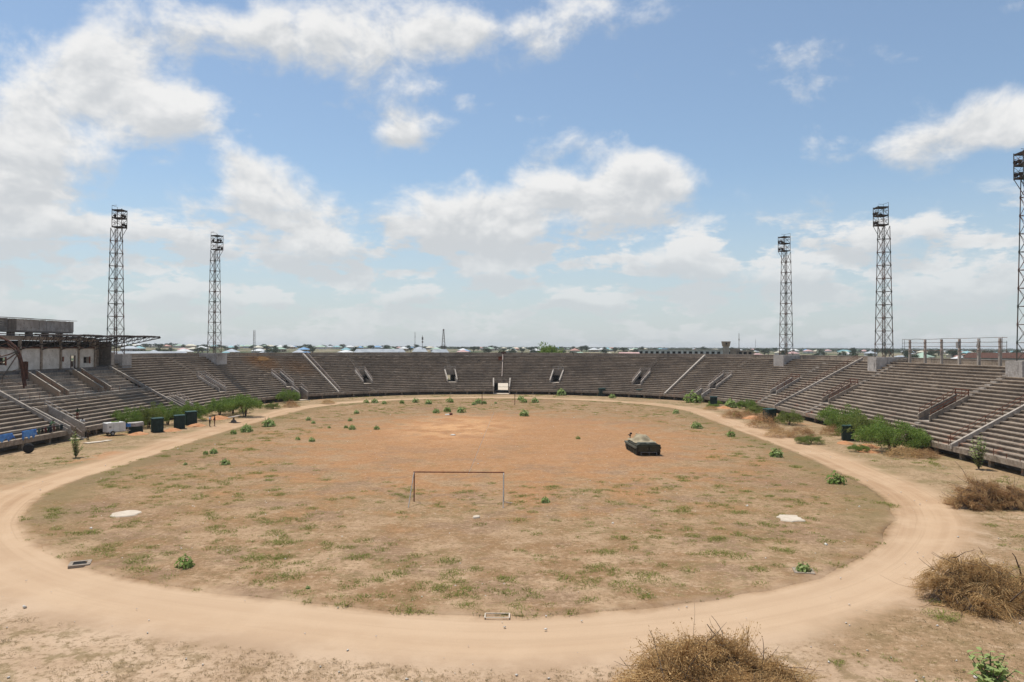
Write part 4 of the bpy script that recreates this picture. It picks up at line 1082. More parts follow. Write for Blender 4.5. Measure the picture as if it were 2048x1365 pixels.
MB().box((0.0, -2.2, 1.38), (2.1, 1.2, 0.06)).box((0.55, -2.45, 1.44), (0.7, 0.6, 0.07)).box((-0.55, -2.45, 1.44), (0.7, 0.6, 0.07)).build('roof_hatch', OLIVE_L, tk)
MB().lathe([(0.95, 1.32), (0.92, 1.5), (0.66, 1.86), (0.3, 1.9)], (0, 0.4, 0), 18).build('turret', OLIVE, tk)
MB().tube((0, 1.0, 1.72), (0, 2.9, 1.86), 0.07, 8).lathe([(0.10, 0), (0.10, 0.2)], (0, 2.8, 1.8), 8, 'Y').build('gun', OLIVE, tk)
rk = MB().box((-0.95, 2.45, 1.75), (0.14, 0.5, 0.16)).tube((-0.95, 2.3, 1.2), (-0.95, 2.45, 1.75), 0.05, 6).box((-0.8, 2.6, 1.95), (0.25, 0.2, 0.2)).tube((-1.25, 2.4, 1.8), (-0.85, 2.4, 1.8), 0.05, 6)
rk.build('machine_gun', BLACK, tk)
rows = []                                               # canvas thrown over the turret
for j in range(25):
    fy = j / 24; r_ = []
    for i in range(25):
        fx = i / 24; x = -1.38 + 2.5 * fx; y = -1.95 + 4.1 * fy
        dx, dy = x + 0.05, y - 0.4; d = math.hypot(dx / 1.15, dy / 1.45)
        z = 1.40 + 0.74 * max(0.0, 1 - d ** 2.6) + 0.12 * math.exp(-((x + 0.4) ** 2 + (y + 0.9) ** 2) * 3)
        z += 0.22 * (float(fbm(x * 1.8 + 9, y * 1.8, 3)) - 0.5) - 0.16 * abs(math.sin(2.3 * x + 1.1 * y + 1.5 * float(vnoise(x * 1.5, y * 1.5)))) * max(0.0, 1 - d) + 0.035 * math.sin(5 * x + 3 * y + 2 * math.sin(3 * y))
        x += 0.16 * (float(fbm(y * 1.7, fx * 3 + 5, 2)) - 0.5) * (1 if i in (0, 24) else 0.3); y += 0.35 * (float(fbm(x * 1.7 + 3, fy * 3, 2)) - 0.5) * (1.4 if j in (0, 24) else 0.2)
        if i == 0 or j == 0: z -= 0.12
        r_.append((x, y, max(z, 1.37)))
    rows.append(r_)
MB().sheet(rows).build('canvas_cover', TARP, tk, True)
st = MB()
for x in (-0.95, 0.0, 0.9): st.tube((x, -3.25, 0.42), (x, -3.38, 0.06), 0.022, 5)
st.tube((-0.95, -3.27, 0.42), (1.0, -3.27, 0.42), 0.022, 5)
st.build('tow_bar', PIPE_G, tk)

# ---------------------------------------------------------------- green guard cabins
cab_m = {}
def cabin_meshes():
    W_, H_ = 1.45, 1.95
    walls = []
    m = MB(); n = 14
    for side in range(4):
        rows = []
        for z in (0.0, H_ * 0.5, H_):
            r_ = []
            for k in range(n + 1):
                t = -W_ / 2 + W_ * k / n; o = W_ / 2 + (0.022 if k % 2 else -0.0)
                x, y = ((t, -o), (o, t), (-t, o), (-o, -t))[side]; r_.append((x, y, z))
            rows.append(r_)
        m.sheet(rows)
    cab_m['wall'] = m.mesh('cabin_wall', GREEN_PAINT)
    cab_m['roof'] = MB().hexa([(-.8, -.8, H_ - .02), (.8, -.8, H_ - .02), (.8, .8, H_ - .02), (-.8, .8, H_ - .02)], [(-.78, -.78, H_ + .06), (.78, -.78, H_ + .10), (.78, .78, H_ + .10), (-.78, .78, H_ + .06)]).mesh('cabin_roof', GREEN_LID)
    cab_m['door'] = MB().box((-W_ / 2 - 0.045, 0.0, 0.95), (0.03, 0.72, 1.7)).mesh('cabin_door', GREEN_LID)
    cab_m['vent'] = MB().box((-W_ / 2 - 0.065, 0.0, 1.55), (0.02, 0.4, 0.18)).mesh('cabin_vent', BLACK)
    cab_m['skid'] = MB().box((0, -.6, 0.0), (1.5, 0.12, 0.12)).box((0, .6, 0.0), (1.5, 0.12, 0.12)).mesh('cabin_skid', BLACK)
cabin_meshes()
def cabin(x, y, rz, label, sc=1.0):
    t = thing('guard_cabin', label, 'cabin', (x, y, 0.05), rz, 'dark green cabins round the track', sc)
    for k in ('wall', 'roof', 'skid'): link(k if k != 'wall' else 'wall', cab_m[k], t)
    d = link('door', cab_m['door'], t); link('vent', cab_m['vent'], d)
cabin(-48.6, 107.9, R_(38), 'dark green cabin nearest the white trailer, left side of the track', 1.0)
cabin(-47.5, 112.6, R_(30), 'dark green cabin in the middle of the three on the left', 1.0)
cabin(-48.1, 117.9, R_(36), 'dark green cabin half hidden behind the middle one on the left', 1.06)
cabin(26.6, 193.0, R_(12), 'dark green cabin alone under the far stand, leftmost of the far three', 1.0)
cabin(35.9, 188.3, R_(35), 'dark green cabin under the far stand, left one of the close pair', 1.0)
cabin(40.0, 188.6, R_(20), 'dark green cabin under the far stand, right one of the close pair', 1.0)
cabin(47.6, 161.3, R_(-14), 'dark green cabin beside the pale milkweed bush at the right bend', 1.0)
cabin(48.2, 127.0, R_(18), 'dark green cabin behind the round brown dead bush on the right', 1.1)
cabin(50.6, 102.2, R_(-16), 'dark green cabin standing among the big acacias on the right', 1.0)

# ---------------------------------------------------------------- left-side camp: trailer, stall, steps, dish, washing
tr = thing('generator_trailer', 'white boxy generator trailer on two wheels beside the metal steps', 'trailer', (-52.6, 103.6, 0.05), R_(52))
bx = MB(); bx.prism([(-1.25, 0.55), (1.25, 0.55), (1.25, 1.72), (1.15, 1.80), (-1.15, 1.80), (-1.25, 1.72)], -0.72, 0.72); bx.build('body', WHITE_PAINT, tr)
for x in (-0.4, 0.45): MB().box((x, -0.73, 1.15), (0.012, 0.02, 1.1)).build('panel_seam', PIPE_G, tr)
MB().box((-0.85, -0.735, 1.2), (0.3, 0.02, 0.25)).build('vent', PIPE_G, tr)
MB().box((0.15, 0.1, 1.86), (0.9, 0.5, 0.12)).build('roof_cover', CALO_D, tr)
MB().beam((-1.3, 0, 0.48), (1.3, 0, 0.48), 1.3, 0.12).beam((1.3, 0, 0.5), (2.2, 0, 0.45), 0.12, 0.1).build('chassis', PIPE_G, tr)
MB().tube((2.0, 0, 0.5), (2.0, 0, 0.05), 0.04, 6).lathe([(0.1, 0), (0.1, 0.06)], (2.0, -0.03, 0.1), 10, 'Y').build('jockey_wheel', BLACK, tr)
for sy in (-1, 1):
    w = MB().lathe([(0.16, -0.1), (0.30, -0.09), (0.32, 0), (0.30, 0.09), (0.16, 0.1)], (0, 0, 0), 16, 'Y').build('wheel', BLACK, tr, loc=(-0.55, sy * 0.76, 0.31))
    MB().lathe([(0.05, -0.105), (0.17, -0.105), (0.17, 0.105), (0.05, 0.105)], (0, 0, 0), 12, 'Y').build('rim', PIPE_G, w)
    pts = [(-0.55 + 0.42 * math.cos(a), sy * 0.78, 0.31 + 0.42 * math.sin(a)) for a in np.linspace(0.1, math.pi - 0.1, 9)]
    mg = MB()
    for a, b_ in zip(pts[:-1], pts[1:]): mg.beam(a, b_, 0.26, 0.03, (0, 0.01, 1))
    mg.build('mudguard', WHITE_PAINT, tr)

stl = thing('field_stall', 'low stall with grey canvas roof and blue sheet right of the white trailer', 'stall', (-51.4, 107.0, 0.0), R_(35))
for x in (-0.95, 0.95):
    for y in (-0.6, 0.6): MB().tube((x, y, 0), (x, y, 1.45 + 0.1 * (x > 0)), 0.035, 5).build('pole', PIPE_G, stl)
MB().sheet([[(-1.05 + 2.1 * i / 8, -0.75, 1.02 + 0.06 * (i / 8) - 0.1 * math.sin(math.pi * i / 8)) for i in range(9)], [(-1.05 + 2.1 * i / 8, -0.68, 1.46 + 0.12 * (i / 8) - 0.07 * math.sin(math.pi * i / 8)) for i in range(9)],
            [(-1.05 + 2.1 * i / 8, 0.1, 1.52 - 0.12 * math.sin(math.pi * i / 8)) for i in range(9)], [(-1.05 + 2.1 * i / 8, 0.7, 1.45 + 0.1 * i / 8) for i in range(9)]]).build('canvas_roof', CORR, stl)
MB().box((0.05, -0.45, 0.45), (1.9, 0.06, 0.85)).box((0.05, 0.1, 0.82), (1.9, 1.0, 0.05)).build('counter', GREEN_PAINT, stl)
MB().sheet([[(-1.3 + 0.09 * i + 0.03 * math.sin(3 * i + j), -0.85 + 0.06 * math.sin(2 * i), 0.95 + 0.13 * j) for i in range(8)] for j in range(5)]).build('blue_sheet', BLUE_TARP, stl)

dish = thing('satellite_dish', 'shallow white dish lying almost flat on a dark pedestal by the track', 'dish', (-42.9, 122.3, 0.0))
MB().lathe([(0.5, 0), (0.42, 0.25), (0.2, 0.4), (0.12, 0.75)], (0, 0, 0), 10).build('pedestal', CONC_D, dish)
o = MB().lathe([(0.15, -0.10), (0.75, -0.02), (1.02, 0.07), (1.0, 0.085), (0.72, 0.0), (0.1, -0.05)], (0, 0, 0), 22).build('bowl', WHITE_PAINT, dish, True, (0.05, 0, 0.9)); o.rotation_euler = (0, R_(-11), 0)

stp = thing('metal_steps', 'open metal steps leading from the ground up to the terrace', 'steps', (-54.3, 98.6, 0.02), R_(32))
for i in range(9): MB().box((0.05 - i * 0.24, 0, 0.15 + i * 0.2), (0.26, 0.95, 0.05)).build('tread', WOOD, stp)
for sy in (-0.5, 0.5):
    MB().beam((0.25, sy, 0.0), (-2.1, sy, 1.95), 0.05, 0.16).build('stringer', PIPE_G, stp)
    r = MB().tube((0.1, sy, 0.95), (-2.1, sy, 2.85), 0.03, 5)
    for i in range(4): r.tube((0.1 - i * 0.73, sy, 0.1 + i * 0.62), (0.1 - i * 0.73, sy, 0.95 + i * 0.63), 0.025, 5)
    r.build('handrail', PIPE, stp)
# sheets and washing on the front rail
frl = thing('front_rail', 'thin rail along the terrace front where the washing hangs', 'rail', (-55.0, 90.0, ZF))
MB().tube((0, -12, 0.95), (0, 6.6, 0.95), 0.025, 5).build('top_pipe', PIPE_G, frl)
for i in range(8): MB().tube((0, -12 + i * 2.6, 0), (0, -12 + i * 2.6, 0.95), 0.025, 5).build('rail_post', PIPE_G, frl)
def hang(name, y0, y1, z0, mat, label, cat, group=None, skew=0.0, top=0.99):
    rows = []
    for j in range(7):
        f = j / 6
        rows.append([(0.04 + 0.05 * math.sin(4 * (y0 + (y1 - y0) * i / 9) + 5 * f) * f, (y0 + (y1 - y0) * i / 9 + skew * f * (i / 9)) - (y0 + y1) / 2, -(top - z0) * f * (0.8 + 0.25 * math.sin(2.1 * i + y0))) for i in range(10)])
    o = MB().sheet(rows).build(name, mat, None, True, (-54.93, (y0 + y1) / 2, ZF + top))
    sm = o.modifiers.new('thickness', 'SOLIDIFY'); sm.thickness = 0.02
    return tag(o, label, cat, group)
hang('blue_sheet', 82.9, 85.9, 0.05, BLUE_TARP, 'crumpled blue plastic sheet nearest the left edge of the picture', 'sheet', None, 0.7)
hang('blue_sheet', 87.6, 90.2, -0.15, BLUE_TARP, 'blue plastic sheet beside the row of dark washing', 'sheet', None, 0.2)
washing = [(90.5, 91.0, (0.05, 0.09, 0.06), 'dark green'), (91.15, 91.6, (0.03, 0.025, 0.02), 'black'), (91.8, 92.2, (0.10, 0.03, 0.025), 'maroon'), (92.35, 92.75, (0.025, 0.05, 0.03), 'bottle green'),
           (92.9, 93.3, (0.03, 0.03, 0.04), 'navy'), (93.45, 93.9, (0.12, 0.05, 0.04), 'brick red'), (94.1, 94.7, (0.05, 0.055, 0.04), 'olive'), (94.9, 95.5, (0.02, 0.03, 0.035), 'slate')]
for i, (a, b_, c, nm) in enumerate(washing):
    hang('garment', a, b_, 0.25, cloth(nm.replace(' ', '_'), c), nm + ' garment hung to dry on the left terrace front rail', 'garment', 'washing on the terrace rail', 0.0, 0.98)

ty = thing('truck_wheel', 'big dusty truck wheel leaning under the blue sheets', 'wheel', (-52.9, 85.9, 0.0), R_(25))
MB().lathe([(0.30, -0.16), (0.52, -0.17), (0.58, -0.08), (0.58, 0.08), (0.52, 0.17), (0.30, 0.16)], (0, 0, 0.56), 22, 'Y').build('tyre', BLACK, ty, True)
MB().lathe([(0.08, -0.12), (0.31, -0.15), (0.31, 0.15), (0.08, 0.12)], (0, 0, 0.56), 18, 'Y').build('rim', CONC, ty)

# ---------------------------------------------------------------- small things on the ground
def blob_disc(r, h, n=28, jit=0.12, ry=1.0):
    v = [(0, 0, h)]; f = []
    ph = random.uniform(0, 9)
    for ring, (fr, fz) in enumerate(((0.75, 1.0), (0.95, 0.85), (1.0, 0.0), (1.0, -0.6))):
        for k in range(n):
            a = 2 * math.pi * k / n; q = 1 + jit * (float(vnoise(3 * math.cos(a) + ph + 9, 3 * math.sin(a) + 5)) - 0.5) * 2
            v.append((r * fr * q * math.cos(a), r * ry * fr * q * math.sin(a), h * fz))
    for k in range(n): f.append((0, 1 + k, 1 + (k + 1) % n))
    for ring in range(3):
        for k in range(n): f.append((1 + ring * n + k, 1 + (ring + 1) * n + k, 1 + (ring + 1) * n + (k + 1) % n, 1 + ring * n + (k + 1) % n))
    return MB().add(v, f)
tag(blob_disc(1.0, 0.07, ry=1.1).build('concrete_slab', PALE_SLAB, None, loc=(-24.5, 54.9, 0.03)), 'round pale concrete slab in the left part of the near pitch', 'slab')
tag(blob_disc(0.98, 0.07, jit=0.3, ry=1.1).build('concrete_slab', PALE_SLAB, None, loc=(25.2, 54.8, 0.03)), 'round broken pale slab in the right part of the near pitch', 'slab')
tag(blob_disc(0.30, 0.12, 16, 0.4).build('white_stone', PALE_SLAB, None, True, (1.9, 54.4, 0.03)), 'lone white stone lying just in front of the near goal', 'stone')
tag(blob_disc(0.34, 0.12, 16, 0.4).build('white_stone', STONE, None, True, (-4.5, 105.5, 0.02)), 'small white stone on the bare red sand beyond the near goal', 'stone')
dr = thing('drain_box', 'open square drain with pale concrete rim at the left track edge', 'drain', (-20.3, 42.2, 0.0), R_(24))
for c, s in (((0, -0.42, 0.04), (1.1, 0.2, 0.14)), ((0, 0.42, 0.04), (1.1, 0.2, 0.14)), ((-0.46, 0, 0.037), (0.2, 0.66, 0.135)), ((0.46, 0, 0.037), (0.2, 0.66, 0.135))):
    MB().box(c, s).build('rim', CONC, dr)
MB().box((0, 0, 0.05), (0.8, 0.7, 0.02)).build('sump', DARKVOID, dr)
dr = thing('drain_box', 'sunken rectangular concrete drain rim at the bottom edge of the pitch', 'drain', (4.1, 34.5, 0.0))
for c, s in (((0, -0.28, 0.06), (1.2, 0.06, 0.03)), ((0, 0.28, 0.06), (1.2, 0.06, 0.03)), ((-0.57, 0, 0.058), (0.06, 0.5, 0.03)), ((0.57, 0, 0.058), (0.06, 0.5, 0.03))):
    MB().box(c, s).build('rim', PALE_SLAB, dr)
dr = thing('drain_box', 'concrete drain rim overgrown by a blue green plant near the right bend', 'drain', (21.2, 41.7, 0.0), R_(-12))
for c, s in (((0, -0.42, 0.05), (1.1, 0.18, 0.12)), ((0, 0.42, 0.05), (1.1, 0.18, 0.12)), ((-0.46, 0, 0.047), (0.18, 0.66, 0.115)), ((0.46, 0, 0.047), (0.18, 0.66, 0.115))):
    MB().box(c, s).build('rim', CONC, dr)
slabs = thing('broken_slab', 'broken pale paving slabs in front of the metal steps', 'slab', (-50.8, 95.5, 0.02), R_(60))
MB().box((0, 0, 0.03), (2.2, 1.1, 0.08)).build('slab_piece', PALE_SLAB, slabs)
MB().box((1.9, 0.3, 0.025), (1.2, 0.9, 0.07), 0.4).build('slab_piece', PALE_SLAB, slabs)
pile = thing('rubbish_heap', 'small heap of pale rubble with a dark lump on far red sand', 'heap', (-8.2, 136.8, 0.0))
blob_disc(0.55, 0.2, 14, 0.35, 0.7).build('rubble', STONE, pile, True, (-0.25, 0, 0))
blob_disc(0.35, 0.42, 12, 0.35, 0.8).build('dark_lump', RUST, pile, True, (0.35, 0.1, 0))
mounds = [(-47.2, 109.6, 1.3, 'orange soil heap between the left and middle green cabins'), (-46.4, 116.2, 1.4, 'orange soil heap right of the three green cabins'), (-47.9, 128.2, 1.9, 'red soil heap under the big acacia behind the dish'),
          (48.4, 155.9, 1.5, 'orange soil heap right of the cabin at the right bend'), (47.2, 133.0, 1.9, 'long orange soil heap left of the round brown dead bush'), (48.2, 129.6, 1.2, 'small orange soil heap touching the brown dead bush'),
          (48.6, 98.6, 1.1, 'small orange soil heap just below the cabin among the acacias'), (50.2, 95.4, 1.25, 'upper of two orange soil heaps below the right acacias'), (47.9, 90.7, 1.2, 'lower of two orange soil heaps below the right acacias'),
          (-49.8, 104.9, 1.2, 'orange soil heap at the drawbar of the white trailer')]
for x, y, r, lab in mounds:
    m = MB(); n = 18; v = [(0, 0, r * 0.30)]; f = []
    for ring, (fr, fz) in enumerate(((0.3, 0.85), (0.6, 0.5), (0.85, 0.18), (1.05, -0.05))):
        for k in range(n):
            a = 2 * math.pi * k / n; q = 1 + 0.5 * (float(vnoise(2.2 * math.cos(a) + x, 2.2 * math.sin(a) + y + ring)) - 0.5)
            v.append((r * fr * q * math.cos(a), r * 1.2 * fr * q * math.sin(a), r * 0.30 * fz + random.uniform(-.03, .03)))
    for k in range(n): f.append((0, 1 + k, 1 + (k + 1) % n))
    for ring in range(3):
        for k in range(n): f.append((1 + ring * n + k, 1 + (ring + 1) * n + k, 1 + (ring + 1) * n + (k + 1) % n, 1 + ring * n + (k + 1) % n))
    tag(m.add(v, f).build('soil_heap', ORANGE_SOIL, None, True, (x, y, 0.0)), lab, 'soil heap', 'orange soil heaps')

# ---------------------------------------------------------------- vegetation
def leaf_quads(C, D, U, L, Wd, curl=0.0):
    """leaf faces (two quads folded along the rib): centres C, direction D, side U, length L, width Wd"""
    n = len(C); L = np.asarray(L).reshape(-1, 1); Wd = np.asarray(Wd).reshape(-1, 1)
    Nn = np.cross(D, U); Nn /= np.linalg.norm(Nn, axis=1, keepdims=True) + 1e-9
    p0 = C; p3 = C + D * L + Nn * (-curl) * L; pm = C + D * L * 0.5
    l1 = pm - U * Wd * 0.5 + Nn * 0.12 * Wd; r1 = pm + U * Wd * 0.5 + Nn * 0.12 * Wd
    V = np.stack([p0, l1, p3, r1], 1).reshape(-1, 3)
    i = np.arange(n) * 4
    F = np.stack([i, i + 3, i + 2, i + 1], 1)
    return V, F

def unit(v): return v / (np.linalg.norm(v, axis=1, keepdims=True) + 1e-9)
def rnd_dirs(n, r): return unit(r.normal(size=(n, 3)))

def leaf_cloud(seed, n, shape, leaf, nclump=26, up=0.3, flat=1.0):
    """n small leaves gathered in clumps spread through a crown; shape(r)->clump centres and radii"""
    r = np.random.default_rng(seed)
    cc, cr = shape(r, nclump)
    k = r.choice(len(cc), n, p=cr ** 2.0 / (cr ** 2.0).sum())
    d = rnd_dirs(n, r); rad = cr[k] * (r.random(n) ** 0.42)
    C = cc[k] + d * rad[:, None] * np.array([1, 1, 0.75 * flat])
    D = unit(d + np.array([0, 0, up]) + 0.8 * r.normal(size=(n, 3))); U = unit(np.cross(D, rnd_dirs(n, r)))
    return leaf_quads(C, D, U, leaf * r.uniform(0.6, 1.4, n), leaf * 0.55 * r.uniform(0.7, 1.3, n))

def acacia_shape(r, m):
    a = r.uniform(0, 2 * np.pi, m); q = np.sqrt(r.random(m)) * 0.40
    z = 0.20 + 0.30 * (1 - (q / 0.45) ** 2) * r.uniform(0.55, 1.1, m)
    return np.stack([q * np.cos(a), q * np.sin(a), z], 1), r.uniform(0.07, 0.14, m)
def bush_shape(r, m):
    a = r.uniform(0, 2 * np.pi, m); q = np.sqrt(r.random(m)) * 0.38
    z = 0.08 + 0.42 * (1 - (q / 0.5) ** 2) * r.random(m)
    return np.stack([q * np.cos(a), q * np.sin(a), z], 1), r.uniform(0.07, 0.14, m)
def tree_shape(r, m):
    d = rnd_dirs(m, r); q = r.random(m) ** 0.45
    return np.stack([d[:, 0] * 0.38 * q, d[:, 1] * 0.38 * q, 0.62 + d[:, 2] * 0.27 * q], 1), r.uniform(0.09, 0.17, m)

def stems_mesh(seed, n, spread, h, r0, name='trunk', mat=BARK):
    r = np.random.default_rng(seed); m = MB()
    for i in range(n):
        a = r.uniform(0, 6.28); q = spread * r.uniform(0.4, 1.0); hh = h * r.uniform(0.7, 1.1)
        pts = [(0.02 * math.cos(a), 0.02 * math.sin(a), -0.03), (q * 0.3 * math.cos(a) + r.normal() * .02, q * 0.3 * math.sin(a) + r.normal() * .02, hh * 0.45), (q * math.cos(a + .2), q * math.sin(a + .2), hh)]
        m.path(pts, [r0, r0 * 0.75, r0 * 0.3], 5, False)
        for j in range(2):
            b = r.uniform(-1, 1) + a; s = pts[1]; m.path([s, (s[0] + q * 0.6 * math.cos(b), s[1] + q * 0.6 * math.sin(b), hh * r.uniform(0.75, 1.05))], [r0 * 0.5, r0 * 0.2], 4, False)
    return m.mesh(name, mat)

def scrub_shape(r, m):
    a = r.uniform(0, 2 * np.pi, m); q = np.sqrt(r.random(m)) * 0.46
    z = 0.05 + (0.46 * np.sqrt(np.clip(1 - (q / 0.52) ** 2, 0, 1)) * r.random(m) ** 0.6) * r.uniform(0.7, 1.15, m)
    return np.stack([q * np.cos(a), q * np.sin(a), z], 1), r.uniform(0.05, 0.12, m)
ac = []
for s in range(4):
    V, F = leaf_cloud(100 + s, 12000, scrub_shape if s % 2 == 0 else acacia_shape, 0.024, 70 if s % 2 == 0 else 48, 0.4)
    ac.append((numpy_mesh('acacia_crown', V, F, ACACIA if s < 2 else ACACIA2), stems_mesh(200 + s, 6, 0.30, 0.42, 0.013)))
def acacia(x, y, w, label, k, hs=1.0, rz=0.0, group='green acacia shrubs beside the stands'):
    t = thing('acacia_shrub', label, 'shrub', (x, y, 0.0), rz, group, (w, w, w * hs))
    link('crown', ac[k % 4][0], t); link('trunk', ac[k % 4][1], t)
AC = [(-55.2, 111.4, 4.9, 1.36, 'green shrub behind the field stall, nearest the white trailer'), (-52.8, 113.6, 4.9, 1.49, 'green shrub just behind the cabin nearest the trailer'),
      (-52.0, 118.2, 4.9, 1.44, 'green shrub rising behind the middle green cabin on the left'), (-50.8, 124.5, 4.9, 1.36, 'green shrub between the left cabins and the big acacias'),
      (-50.2, 134.2, 5.6, 1.15, 'flat-topped green acacia behind the two people by the track'), (-44.9, 132.6, 7.4, 1.00, 'largest flat-topped acacia on the left, right of the dish'),
      (-49.4, 138.6, 6.4, 1.05, 'green acacia behind the largest one on the left side'), (-45.6, 149.6, 3.4, .75, 'small dark acacia right of the largest left one'),
      (-47.6, 166.0, 5.4, 1.15, 'rounded green acacia at the far left pitch tunnel'), (52.4, 153.6, 4.2, 1.0, 'dark green acacia beside pale milkweed under the right stand'),
      (50.0, 122.8, 5.0, 0.95, 'green acacia right of the round brown dead bush'), (55.0, 114.0, 7.8, 1.00, 'big green acacia behind the cabin on the right'),
      (51.4, 91.6, 8.6, 0.92, 'widest green acacia on the right, beside white-flecked milkweed'), (53.2, 102.6, 8.0, 0.95, 'big green acacia in the middle of the right clump'),
      (44.4, 183.0, 4.4, .8, 'low green shrub at the right end of the far stand'), (48.4, 163.0, 3.2, .8, 'small green shrub left of the right bend cabin'),
      (43.9, 98.4, 3.9, .55, 'low green shrub by the track below the right acacias'), (46.9, 90.8, 2.6, .7, 'small green shrub between the orange soil heaps'),
      (46.6, 158.5, 3.0, .5, 'low green shrub in front of the right bend cabin'), (50.5, 141.5, 5.0, .7, 'green shrub in front of the pale milkweed on the right')]
for i, (x, y, w, h, lab) in enumerate(AC): acacia(x, y, w * 0.97, lab, (1 if i in (5,) else (0, 2)[i % 2]) if 4 <= i <= 8 else (0, 2, 0)[i % 3], h, i * 1.3)

# milkweed: upright stems with broad pale leaves
def milkweed_mesh(seed, nst, nl, leaf, tall=1.0):
    r = np.random.default_rng(seed); m = MB(); Cs = []; Ds = []; Us = []; Ls = []
    for i in range(nst):
        a = r.uniform(0, 6.28); q = 0.42 * math.sqrt(r.random()); h = tall * (0.12 + 0.52 * math.sqrt(max(0.0, 1 - (q / 0.47) ** 2))) * r.uniform(0.75, 1.1)
        tip = np.array([q * math.cos(a), q * math.sin(a), h]); mid = np.array([q * .45 * math.cos(a), q * .45 * math.sin(a), h * .5])
        m.path([(0, 0, -0.02), tuple(mid), tuple(tip)], [0.014, 0.011, 0.006], 4, False)
        for j in range(nl):
            f = 0.10 + 0.92 * j / nl; p = (mid * (f / .5) if f < .5 else mid + (tip - mid) * ((f - .5) / .5))
            b = r.uniform(0, 6.28) if j % 2 == 0 else b + math.pi
            d = np.array([math.cos(b), math.sin(b), r.uniform(-0.1, 0.65)]); d /= np.linalg.norm(d)
            Cs.append(p); Ds.append(d); Us.append(np.array([-math.sin(b), math.cos(b), r.uniform(-.2, .2)])); Ls.append(leaf * r.uniform(0.7, 1.15) * (0.75 if f > .95 else 1))
    C, D, U, L = map(np.array, (Cs, Ds, Us, Ls)); U = unit(U)
    # six-point oval leaf
    n = len(C); L = L.reshape(-1, 1); N_ = unit(np.cross(D, U)); Wd = L * 0.62
    P = [C, C + D * L * .28 - U * Wd * .42 + N_ * L * .05, C + D * L * .68 - U * Wd * .46 + N_ * L * .04, C + D * L - N_ * L * .10, C + D * L * .68 + U * Wd * .46 + N_ * L * .04, C + D * L * .28 + U * Wd * .42 + N_ * L * .05]
    V = np.stack(P, 1).reshape(-1, 3); i6 = np.arange(n) * 6
    F = np.concatenate([np.stack([i6, i6 + 5, i6 + 4, i6 + 3], 1), np.stack([i6, i6 + 3, i6 + 2, i6 + 1], 1)])
    return V, F, m
def dome_leaves(seed, n, leaf):
    """a low rounded plant: broad leaves shingled over an uneven dome, a few sticking out"""
    r = np.random.default_rng(seed); a = r.uniform(0, 6.28, n); v = r.random(n)
    ph = np.arccos(1 - v * 0.98); q = 0.5 * (0.62 + 0.38 * r.random(n)) * (0.80 + 0.42 * vnoise(2 * np.cos(a) + seed, 2 * np.sin(a) + ph))
    Nn = np.stack([np.sin(ph) * np.cos(a), np.sin(ph) * np.sin(a), np.cos(ph)], 1)
    C = Nn * q[:, None] * np.array([1, 1, 1.05])
    N2 = unit(Nn + np.array([0, 0, 0.55]) + 0.35 * r.normal(size=(n, 3)))
    out = unit(Nn * np.array([1, 1, .3]) + 0.5 * r.normal(size=(n, 3))); D = unit(out - N2 * (out * N2).sum(1, keepdims=True)); U = np.cross(N2, D)
    L = leaf * r.uniform(0.7, 1.25, (n, 1)); Wd = L * 0.66; C = C - D * L * .5; C[:, 2] = np.maximum(C[:, 2], 0.02)
    P = [C, C + D * L * .28 - U * Wd * .42 + N2 * L * .05, C + D * L * .68 - U * Wd * .46 + N2 * L * .04, C + D * L - N2 * L * .10, C + D * L * .68 + U * Wd * .46 + N2 * L * .04, C + D * L * .28 + U * Wd * .42 + N2 * L * .05]
    V = np.stack(P, 1).reshape(-1, 3); i6 = np.arange(n) * 6
    return V, np.concatenate([np.stack([i6, i6 + 5, i6 + 4, i6 + 3], 1), np.stack([i6, i6 + 3, i6 + 2, i6 + 1], 1)])
mw = []
for s in range(6):
    V, F = dome_leaves(300 + s, 120 + 25 * (s % 3), 0.19)
    _, _, m = milkweed_mesh(300 + s, 9, 2, 0.1)
    mw.append((numpy_mesh('milkweed_leaves', V, F, CALO if s % 3 else CALO_D), m.mesh('milkweed_stems', BARK)))
mwt = []
for s in range(3):
    V, F, m = milkweed_mesh(340 + s, 24, 15, 0.13, 2.1)
    mwt.append((numpy_mesh('milkweed_leaves', V, F, CALO), m.mesh('milkweed_stems', BARK)))
def milkweed(x, y, w, label, k, tall=False, group='broad-leaved milkweed plants'):
    t = thing('milkweed_plant', label, 'plant', (x, y, 0.02), k * 2.1, group, (w * 1.0, w * 1.0, w * (1.12 if tall else 1.2)))
    a = (mwt if tall else mw)[k % (3 if tall else 6)]
    link('leaves', a[0], t); link('stems', a[1], t)
